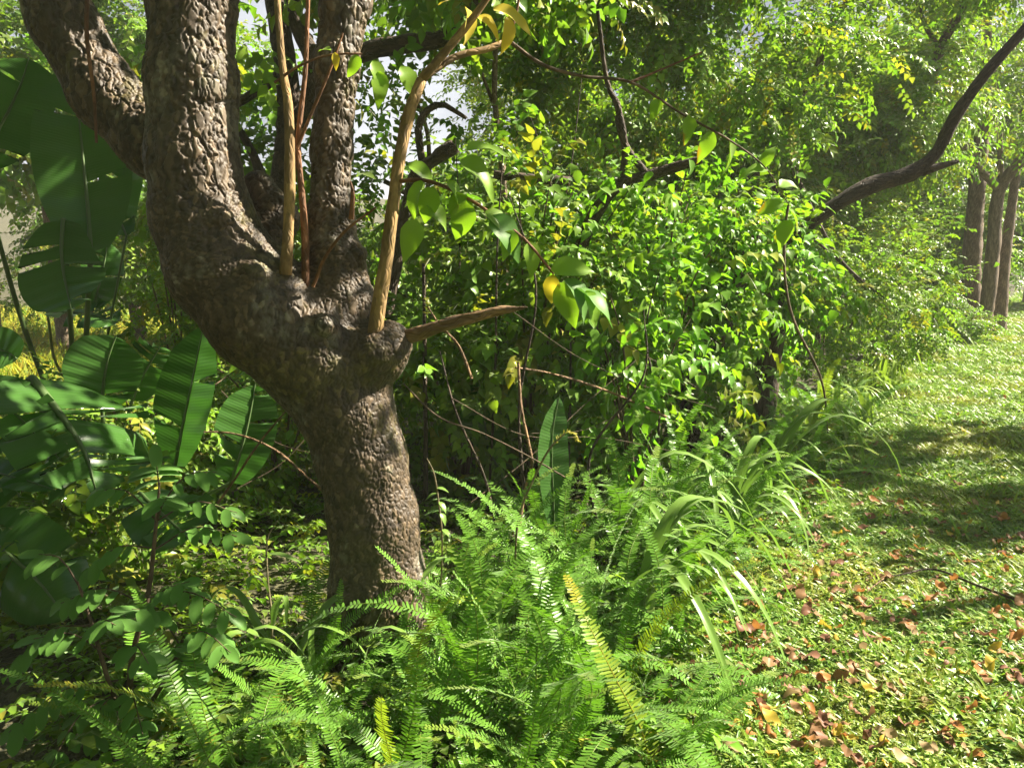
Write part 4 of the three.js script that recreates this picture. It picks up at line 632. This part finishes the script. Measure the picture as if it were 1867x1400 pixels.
[[-0.3, 0.9, -3.7, 0.9, 0.5, -4.2], [0, 1.3, -4, 1.2, 0.7, -4.4], [-0.2, 0.4, -3.6, 0.7, 1.0, -4.3], [0.1, 0.6, -4.2, 1.3, 0.9, -4.9], [-1.5, 0.9, -3.9, -0.6, 0.5, -3.6], [-1.3, 0.5, -3.5, -0.7, 1, -3.9], [0.6, 1.1, -4.4, 1.6, 0.6, -5]].forEach(([a, b, c, d, e, f], k) => {
  const R = rng(k + 950); cane('wiry_creeper', 'wiry bare creeper slung through the shaded thicket', 'vine', [[a, b, c, 0.002], [lerp(a, d, 0.3), lerp(b, e, 0.3) - 0.12 * R(), lerp(c, f, 0.3), 0.002], [lerp(a, d, 0.65), lerp(b, e, 0.65) - 0.1 * R(), lerp(c, f, 0.65), 0.0018], [d, e, f, 0.0014]], M.twig).userData.group = 'creepers in the thicket';
});
cane('hanging_twig', 'long bare twig with drooping forks above the lawn edge', 'twig', [[1.757, 1.942, -5, 0.009], [1.739, 1.669, -5, 0.009], [1.799, 1.25, -5, 0.009], [2.129, 0.711, -5.2, 0.008], [2.232, 0.341, -5.3, 0.004]], M.twig);
cane('fallen_twig', 'curved dry twig lying on the leafy grass', 'twig', [[1.673, 0.03, -3.529], [1.905, 0.04, -3.567], [2.091, 0.05, -3.612], [2.199, 0.05, -3.426], [2.328, 0.04, -3.23]].map((p, k) => [...p, 0.004 + 0.0008 * k]), M.darkBark);
cane('fallen_twig', 'short forked twig lying under the curved one', 'twig', [[1.552, 0.03, -3.284], [1.705, 0.04, -3.426], [1.842, 0.05, -3.548]].map((p) => [...p, 0.003]), M.deadwood);
cane('fallen_twig', 'pale straw stalk bent over the shaded grass', 'twig', [[2.731, 0.08, -5.231], [2.765, 0.12, -4.864], [2.672, 0.06, -4.445]].map((p) => [...p, 0.003]), M.paleStem);
{
  const base = [0.016, 0, -3.177], t = thing('seed_stalk', 'tall pale grass stalk with a nodding seed head', 'grass', null, base), inv = new THREE.Matrix4().makeTranslation(-base[0], -base[1], -base[2]);
  part('stalk', limb([[...base, 0.003], [0.027, 0.448, -3.2, 0.006], [0.096, 0.661, -3.15, 0.005], [0.162, 0.805, -3.1, 0.005], [0.219, 0.863, -3.1, 0.003]], { sides: 5, step: 0.04 }).applyMatrix4(inv), M.paleStem, t);
  const s = new Shape(), R = rng(8), c = curveOf([[0.174, 0.821, -3.1], [0.219, 0.866, -3.1], [0.253, 0.863, -3.1], [0.276, 0.833, -3.1]]);
  for (let k = 0; k < 40; k++) leafInto(s, basis(c.getPoint(k / 40), c.getTangent(k / 40).add(dirFrom(R)), dirFrom(R)), 0.018, 0.005, FEW, { color: [2, 1.2, 2.4] });
  part('seed_head', s.build(inv), M.grass, t);
  const base2 = [-0.935, 0, -2.729], t2 = thing('seed_stalk', 'slim jointed stalk with bent flag leaves in the shade by the trunk', 'grass', null, base2), inv2 = new THREE.Matrix4().makeTranslation(-base2[0], -base2[1], -base2[2]);
  part('stalk', limb([[...base2, 0.003], [-0.869, 0.291, -2.6, 0.005], [-0.876, 0.459, -2.6, 0.004], [-0.867, 0.603, -2.6, 0.003], [-0.83, 0.664, -2.6, 0.002]], { sides: 5, step: 0.04 }).applyMatrix4(inv2), M.paleStem, t2);
  for (const l of [[[-0.874, 0.386, -2.6], [-0.893, 0.457, -2.58], [-0.922, 0.471, -2.55], [-0.911, 0.453, -2.5]], [[-0.87, 0.542, -2.6], [-0.821, 0.546, -2.58], [-0.773, 0.546, -2.55], [-0.731, 0.542, -2.52]], [[-0.866, 0.269, -2.6], [-0.83, 0.378, -2.55], [-0.784, 0.422, -2.5], [-0.77, 0.346, -2.45]], [[-0.872, 0.162, -2.6], [-0.887, 0.28, -2.5], [-0.943, 0.31, -2.5], [-0.98, 0.336, -2.45]]]) { const q = new Shape(); strapInto(q, l, 0.036); part('blade', q.build(inv2), M.strap, t2); }
  const base3 = [-0.323, 0, -3.177], t3 = thing('seed_stalk', 'climbing stem with small curled leaves against the dark gap', 'vine', null, base3), inv3 = new THREE.Matrix4().makeTranslation(-base3[0], -base3[1], -base3[2]);
  part('stalk', limb([[...base3, 0.003], [-0.286, 0.45, -3, 0.004], [-0.297, 0.59, -3, 0.004], [-0.317, 0.728, -3, 0.003], [-0.343, 0.785, -3, 0.002]], { sides: 5, step: 0.04 }).applyMatrix4(inv3), M.paleStem, t3);
  for (const [a, d] of [[[-0.307, 0.659, -3], [1, 0.2, 0.3]], [[-0.301, 0.636, -3], [-0.9, 0, 0.3]], [[-0.297, 0.602, -3], [0.7, -0.4, 0.5]], [[-0.291, 0.555, -3], [0.5, -0.5, 0.5]], [[-0.286, 0.485, -3], [0.8, -0.2, 0.5]]]) { const q = new Shape(); leafInto(q, basis(V(a), V(d), UPV), 0.06, 0.03, OVATE, { curl: 0.9 }); part('leaf', q.build(inv3), M.strap, t3); }
}

// ---------- lawn: grass, creeping leaves, litter ----------
function scatter(name, label, category, geometry, material, list) {
  const im = shadows(new THREE.InstancedMesh(geometry, material, list.length)); im.name = numbered(name); im.userData = { kind: 'stuff', label, category };
  list.forEach(([m, c], i) => { im.setMatrixAt(i, m); im.setColorAt(i, c); }); scene.add(im);
}
function tuft(seed, n, len, wid, lay, profile) {
  const R = rng(seed), s = new Shape();
  for (let k = 0; k < n; k++) { const a = R() * 6.28, d = V(Math.cos(a), lay * (0.3 + R()), Math.sin(a)), tone = 0.75 + 0.5 * R(), l = len * (0.6 + 0.7 * R()); leafInto(s, basis(V((R() - 0.5) * 0.1, 0.004 + 0.015 * R(), (R() - 0.5) * 0.1), d, V((R() - 0.5) * 0.8, 1, (R() - 0.5) * 0.8)), l, wid * (0.7 + 0.6 * R()), profile, { fold: 0.2, curl: 0.6, color: [tone * (0.8 + 0.5 * R()), tone, tone] }); }
  return s.build();
}
{
  const R = rng(77), blade = [[0, 0.35], [0.5, 0.45], [1, 0]];
  const grassKinds = [1, 2].map((k) => tuft(k, 11, 0.06, 0.0095, 0.85, blade)), creepKinds = [3, 4].map((k) => tuft(k, 10, 0.034, 0.019, 0.55, FEW)), slope = tuft(5, 14, 0.22, 0.012, 1.6, blade);
  const G = [[], []], C = [[], []], S = [];
  const put = (x, z, sc) => new THREE.Matrix4().compose(V(x, groundAt(x, z) - 0.004, z), new THREE.Quaternion().setFromEuler(new THREE.Euler((R() - 0.5) * 0.3, R() * 6.28, (R() - 0.5) * 0.3)), V(sc, sc * (0.7 + 0.6 * R()), sc));
  for (let k = 0; k < 90000; k++) {
    const u = R(), z = -1.7 - 26 * Math.pow(u, 2.1), half = -z * 0.72 + 0.3, x = edgeX(z) - 0.7 + R() * Math.max(0, half - edgeX(z) + 0.7); if (x > half) continue;
    const d = Math.hypot(x, z), sc = (0.9 + d * 0.06) * (0.6 + 0.7 * clamp(0.5 + 1.3 * fbm(x * 2.3 + 11, 5, z * 2.3, 3), 0, 1)), inside = x - edgeX(z), n = fbm(x * 1.2, 4, z * 1.2, 3);
    if (inside < -0.1 && R() < 0.6) continue;
    const dry = smooth(fbm(x * 0.9 + 4, 9, z * 0.9, 3), -0.05, 0.3), y = 0.76 + 0.32 * R() + 0.35 * dry, g = 0.8 + 0.4 * R();
    (R() < 0.5 + n * 1.2 - (d < 5 ? 0.1 : -0.2) ? G : C)[k % 2].push([put(x, z, sc), linear(y * g, g, g * (0.7 + 0.5 * R()))]);
  }
  for (let k = 0; k < 9000; k++) { const x = -16 + R() * 16, z = -6.5 - R() * 14; if (x > -z * 0.1 - 2.5) continue; const y = 1 + 0.9 * R(), g = 0.9 + 0.4 * R(); S.push([put(x, z, 0.8 + R()), linear(y * g, g, g * 0.8)]); }
  for (let k = 0; k < 2; k++) { scatter('lawn_grass', 'short bright grass blades covering the lawn path', 'grass', grassKinds[k], M.grass, G[k]); scatter('creeping_ground_cover', 'tiny oval creeping leaves woven through the lawn', 'ground cover', creepKinds[k], M.strap, C[k]); }
  scatter('clearing_grass', 'tall dry yellow green grass on the sunny clearing', 'grass', slope, M.grass, S);
  // ground cover in the shade under ferns and shrubs
  const U = [[], [], []];
  for (let k = 0; k < 5200; k++) { const z = -1.7 - 9 * Math.pow(R(), 1.3), x = lerp(z * 0.7, edgeX(z), R()), sc = 0.35 + 0.45 * R(); U[k % 3].push([new THREE.Matrix4().compose(V(x, groundAt(x, z) + 0.02 + 0.12 * R(), z), new THREE.Quaternion().setFromEuler(new THREE.Euler(-0.9 * R(), R() * 6.28, 0)), V(sc, sc, sc)), tintOf(R, 0.7)]); }
  U.forEach((l, k) => scatter('undergrowth', 'dark leafy undergrowth beneath the ferns and shrubs', 'undergrowth', SPRAYS.fine[k], M.crownLeaf, l));
  // litter: the nearest fallen leaves one by one
  const dry = [0, 1, 2, 3].map((k) => leafGeometry(0.1, 0.05, OBLONG.flatMap(([t, w], q) => (q < OBLONG.length - 1 ? [[t, w], [(t + OBLONG[q + 1][0]) / 2, (w + OBLONG[q + 1][1]) / 2 + (q % 2 ? 0.06 : -0.03)]] : [[t, w]])), { fold: [0.15, 0.5, -0.25, 0.8][k], curl: [0.5, -0.9, 1.6, 1.1][k], wave: 0.1, ph: k * 2 })), L = [];
  for (let k = 0; k < 1900; k++) {
    const near = k < 1250, z = near ? -1.9 - 3.4 * Math.pow(R(), 1.1) : -2 - 14 * R(), half = -z * 0.72 + 0.2, x = edgeX(z) - 0.15 + Math.pow(R(), k % 3 ? 1 : 3) * (half - edgeX(z) + 0.15), n = fbm(x * 1.1 + 7, 3, z * 1.1, 3);
    if (R() > 0.85 + 1.5 * n + (near ? 0.3 - 0.27 * (-z - 2) : -0.65)) continue;
    const sc = 0.36 + 0.6 * R() * (0.4 + 0.7 * R()); L.push([new THREE.Matrix4().compose(V(x, groundAt(x, z) + 0.034 + 0.024 * R(), z), new THREE.Quaternion().setFromEuler(new THREE.Euler((R() - 0.5) * 0.8, R() * 6.28, (R() - 0.5) * 0.8 + (R() < 0.3 ? 3.14 : 0))), V(sc, sc, sc)), [0, 0, 0, 1, 1, 2, 2, 3, 4, 4][Math.floor(R() * 10)], Math.floor(R() * 4), Math.hypot(x, z)]);
  }
  L.sort((a, b) => a[3] - b[3]);
  const hue = ['dry brown', 'rusty orange', 'pale tan', 'yellow', 'dark brown'];
  L.slice(0, 300).forEach(([m, c, g]) => { const o = single('fallen_leaf', `${hue[c]} curled fallen leaf lying on the lawn`, 'leaf', `${hue[c]} fallen leaves`, dry[g], M.litter[c]); o.applyMatrix4(m); });
  for (let c = 0; c < 5; c++) { const l = L.slice(300).filter((q) => q[1] === c).map(([m]) => [m, linear(1, 1, 1)]); if (l.length) scatter('leaf_litter', `${hue[c]} fallen leaves scattered further along the lawn`, 'leaf litter', dry[c % 4], M.litter[c], l); }
}
scene.fog = new THREE.FogExp2(0xf4f4e8, 0.002);   // damp sunlit air
renderer.render(scene, camera);
